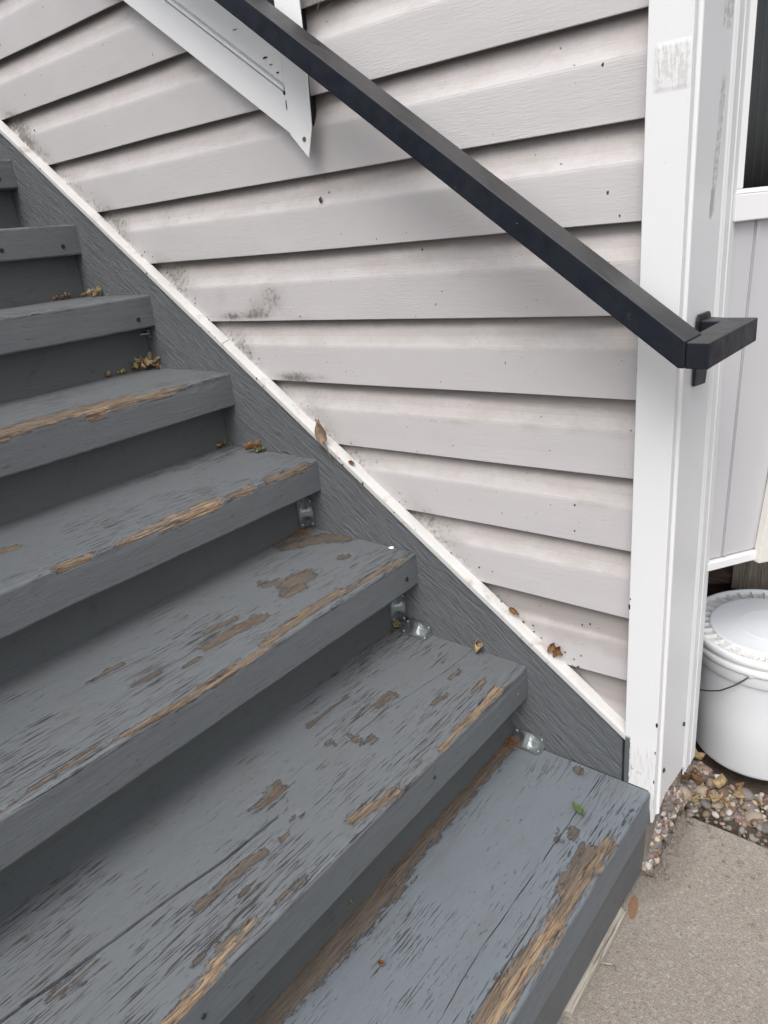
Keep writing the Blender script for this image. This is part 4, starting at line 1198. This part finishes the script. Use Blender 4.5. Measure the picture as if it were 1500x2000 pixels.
leaf((-.3560, -.7560, -.7050), (.4, .4, 1.4), .026, .018, 1, "brown seed husk at the bottom edge of the lowest tread gap", curl=1.4, seed=8, name="seed_husk")
leaf((-.2350, -.5780, -.7130), (.2, .1, .4), .009, .007, 1, "tiny curled brown scrap in the middle of the lowest tread", curl=1.5, seed=9)
leaf((-.6020, -.0420, -.5250), (.9, .5, .3), .020, .014, 2, "folded olive leaf in the corner behind the second tread bracket", curl=1.2, seed=10)
leaf((-.6000, -.0400, -.3430), (.2, 0, .9), .012, .010, 0, "tiny pale paint flake on the third tread edge", curl=.2, seed=11, name="paint_flake").data.materials.clear()
bpy.data.objects["paint_flake"].data.materials.append(M['lid']); bpy.data.objects["paint_flake"]['category'] = "flake"
# heaps of dry leaves (each leaf its own thing)
heaps = [
    (5, -1.345, -.055, .0057, .040, .040, 26, "crumpled leaf in the heap at the back corner of the fifth tread", "dry leaves heaped on the fifth tread", (.010, .022)),
    (5, -1.345, -.150, .0057, .008, .050, 9, "small curled leaf trailing from the heap along the riser of the fifth tread", "small leaves trailing along the fifth riser", (.008, .015)),
    (6, -1.515, -.050, .1857, .018, .020, 12, "small dry leaf bunched on the sixth tread by the stringer", "dry leaves on the sixth tread", (.008, .017)),
    (6, -1.592, -.090, .1857, .006, .060, 9, "leaf scrap along the back of the sixth tread", "leaf scraps behind the sixth tread", (.006, .011)),
    (4, -.978, -.050, -.1733, .020, .018, 9, "leaf scrap clustered on the fourth tread", "leaf scraps on the fourth tread", (.009, .018)),
    (4, -1.094, -.050, -.1733, .008, .022, 5, "leaf scrap in the back corner of the fourth tread", "leaf scraps in the fourth tread corner", (.008, .014)),
    (7, -1.850, -.100, .3662, .006, .07, 8, "leaf scrap along the back of the seventh tread", "leaf scraps behind the seventh tread", (.005, .009)),
]
sd = 50
for (t, cx, cy, z, sx, sy, nL, lab, grp, (l0, l1)) in heaps:
    for k in range(nL):
        sd += 1
        x = cx + random.gauss(0, sx * .5); y = min(-.037, cy + random.gauss(0, sy * .5))
        x = max(x, BACK[t] + .009)
        L_ = random.uniform(l0, l1)
        hgt = random.random() * (.016 if nL > 20 else .006)
        lf = leaf((x, y, z + .004 + hgt), (random.gauss(0, .7), random.gauss(0, .6), random.uniform(0, 6.28)), L_, L_ * random.uniform(.45, .8), random.choice([0, 0, 1, 2, 4] if t != 4 else [0, 2, 2, 1]),
             None, grp, curl=random.uniform(.5, 1.6), twist=random.uniform(-1, 1), seed=sd)
        cw_ = {"tan_dry_leaf": "tan", "brown_dry_leaf": "dark brown", "olive_leaf": "olive", "grey_brown_leaf": "grey-brown"}[lf.data.materials[0].name]
        lf['label'] = cw_ + " " + lab
# leaves among the pebbles
for k in range(34):
    sd += 1
    while True:
        x = random.uniform(-.11, .26); y = random.uniform(.10, .40)
        if k % 2: x = random.uniform(-.09, .05); y = random.uniform(.16, .33)
        if y < .178 and x > -.035: continue
        if math.hypot(x - BX, y - BY) < .15: continue
        break
    L_ = random.uniform(.012, .030)
    lf = leaf((x, y, bedz(x, y) + .020 + random.random() * .006), (random.gauss(0, .5), random.gauss(0, .4), random.uniform(0, 6.28)), L_, L_ * random.uniform(.3, .55), random.choice([0, 0, 1, 2, 0]),
         None, "dry leaves among the pebbles", curl=random.uniform(.4, 1.5), twist=random.uniform(-1, 1), seed=sd)
    lf['label'] = {"tan_dry_leaf": "tan", "brown_dry_leaf": "dark brown", "olive_leaf": "olive", "grey_brown_leaf": "grey-brown"}[lf.data.materials[0].name] + " curled leaf among the pebbles " + ("between post and bucket" if x < .0 else "in front of the bucket")
wl = box("white_chip", (-.010, -.012, -.0015), (.010, .012, .0015), M['trim'], None, .0008, 1, origin=(0, 0, 0))
wl.location = (.004, .270, -.893); wl.rotation_euler = (.1, .1, .5)
tag(wl, "white paint chip on the pebbles right in front of the bucket", "chip")
tag(tube("grass_stalk", [(-.062, .165, -.885), (-.030, .175, -.886), (.0, .192, -.888), (.030, .215, -.885)], .0011, LEAF[0]), "pale dry grass stalk bent over the pebbles by the post foot", "stalk")
# grit and needles packed along the joints at the back of the treads
gb = bmesh.new()
random.seed(21)
def needle(bm, c, L_, az, el, w=.0005):
    d = Vector((math.cos(az) * math.cos(el), math.sin(az) * math.cos(el), math.sin(el))) * L_ * .5
    s = Vector((-math.sin(az), math.cos(az), 0)) * w
    u = Vector((0, 0, w))
    a = [bm.verts.new(c + d + q) for q in (s, -s, u)] + [bm.verts.new(c - d + q) for q in (s, -s, u)]
    bm.faces.new((a[0], a[1], a[4], a[3])); bm.faces.new((a[1], a[2], a[5], a[4])); bm.faces.new((a[2], a[0], a[3], a[5]))
for t in (1, 2, 3, 4, 5, 6):
    X, Z, th = TX[t]
    for k in range(240 if t == 1 else 60):
        y = -.034 - abs(random.gauss(0, .28 if t == 1 else .08))
        if y < -1.1: continue
        c = Vector((BACK[t] + .0125 + abs(random.gauss(0, .0025)), y, Z + .001 + random.random() * .002))
        if random.random() < .45: crumb(gb, c, random.uniform(.0006, .0018), k)
        else: needle(gb, c, random.uniform(.004, .012), random.uniform(0, 3.14), random.gauss(0, .35), .0003)
for k in range(300):     # nest of needles in the corner of the lowest tread, and by the upright bracket
    a = random.choice([0, 0, 1])
    c = Vector((-.322, -.046, -.7115)) if a == 0 else Vector((-.835, -.06, -.3425))
    c += Vector((random.gauss(0, .011 if a == 0 else .016), -abs(random.gauss(0, .010 if a == 0 else .02)), random.random() * .006))
    needle(gb, c, random.uniform(.008, .022), random.uniform(0, 3.14), random.gauss(0, .25), .0003)
m_ = bpy.data.meshes.new("needle_litter"); gb.to_mesh(m_); gb.free()
tag(link("needle_litter", m_, LEAF[1]), "brown needles and grit packed along the joints behind the treads", "litter", kind='stuff')
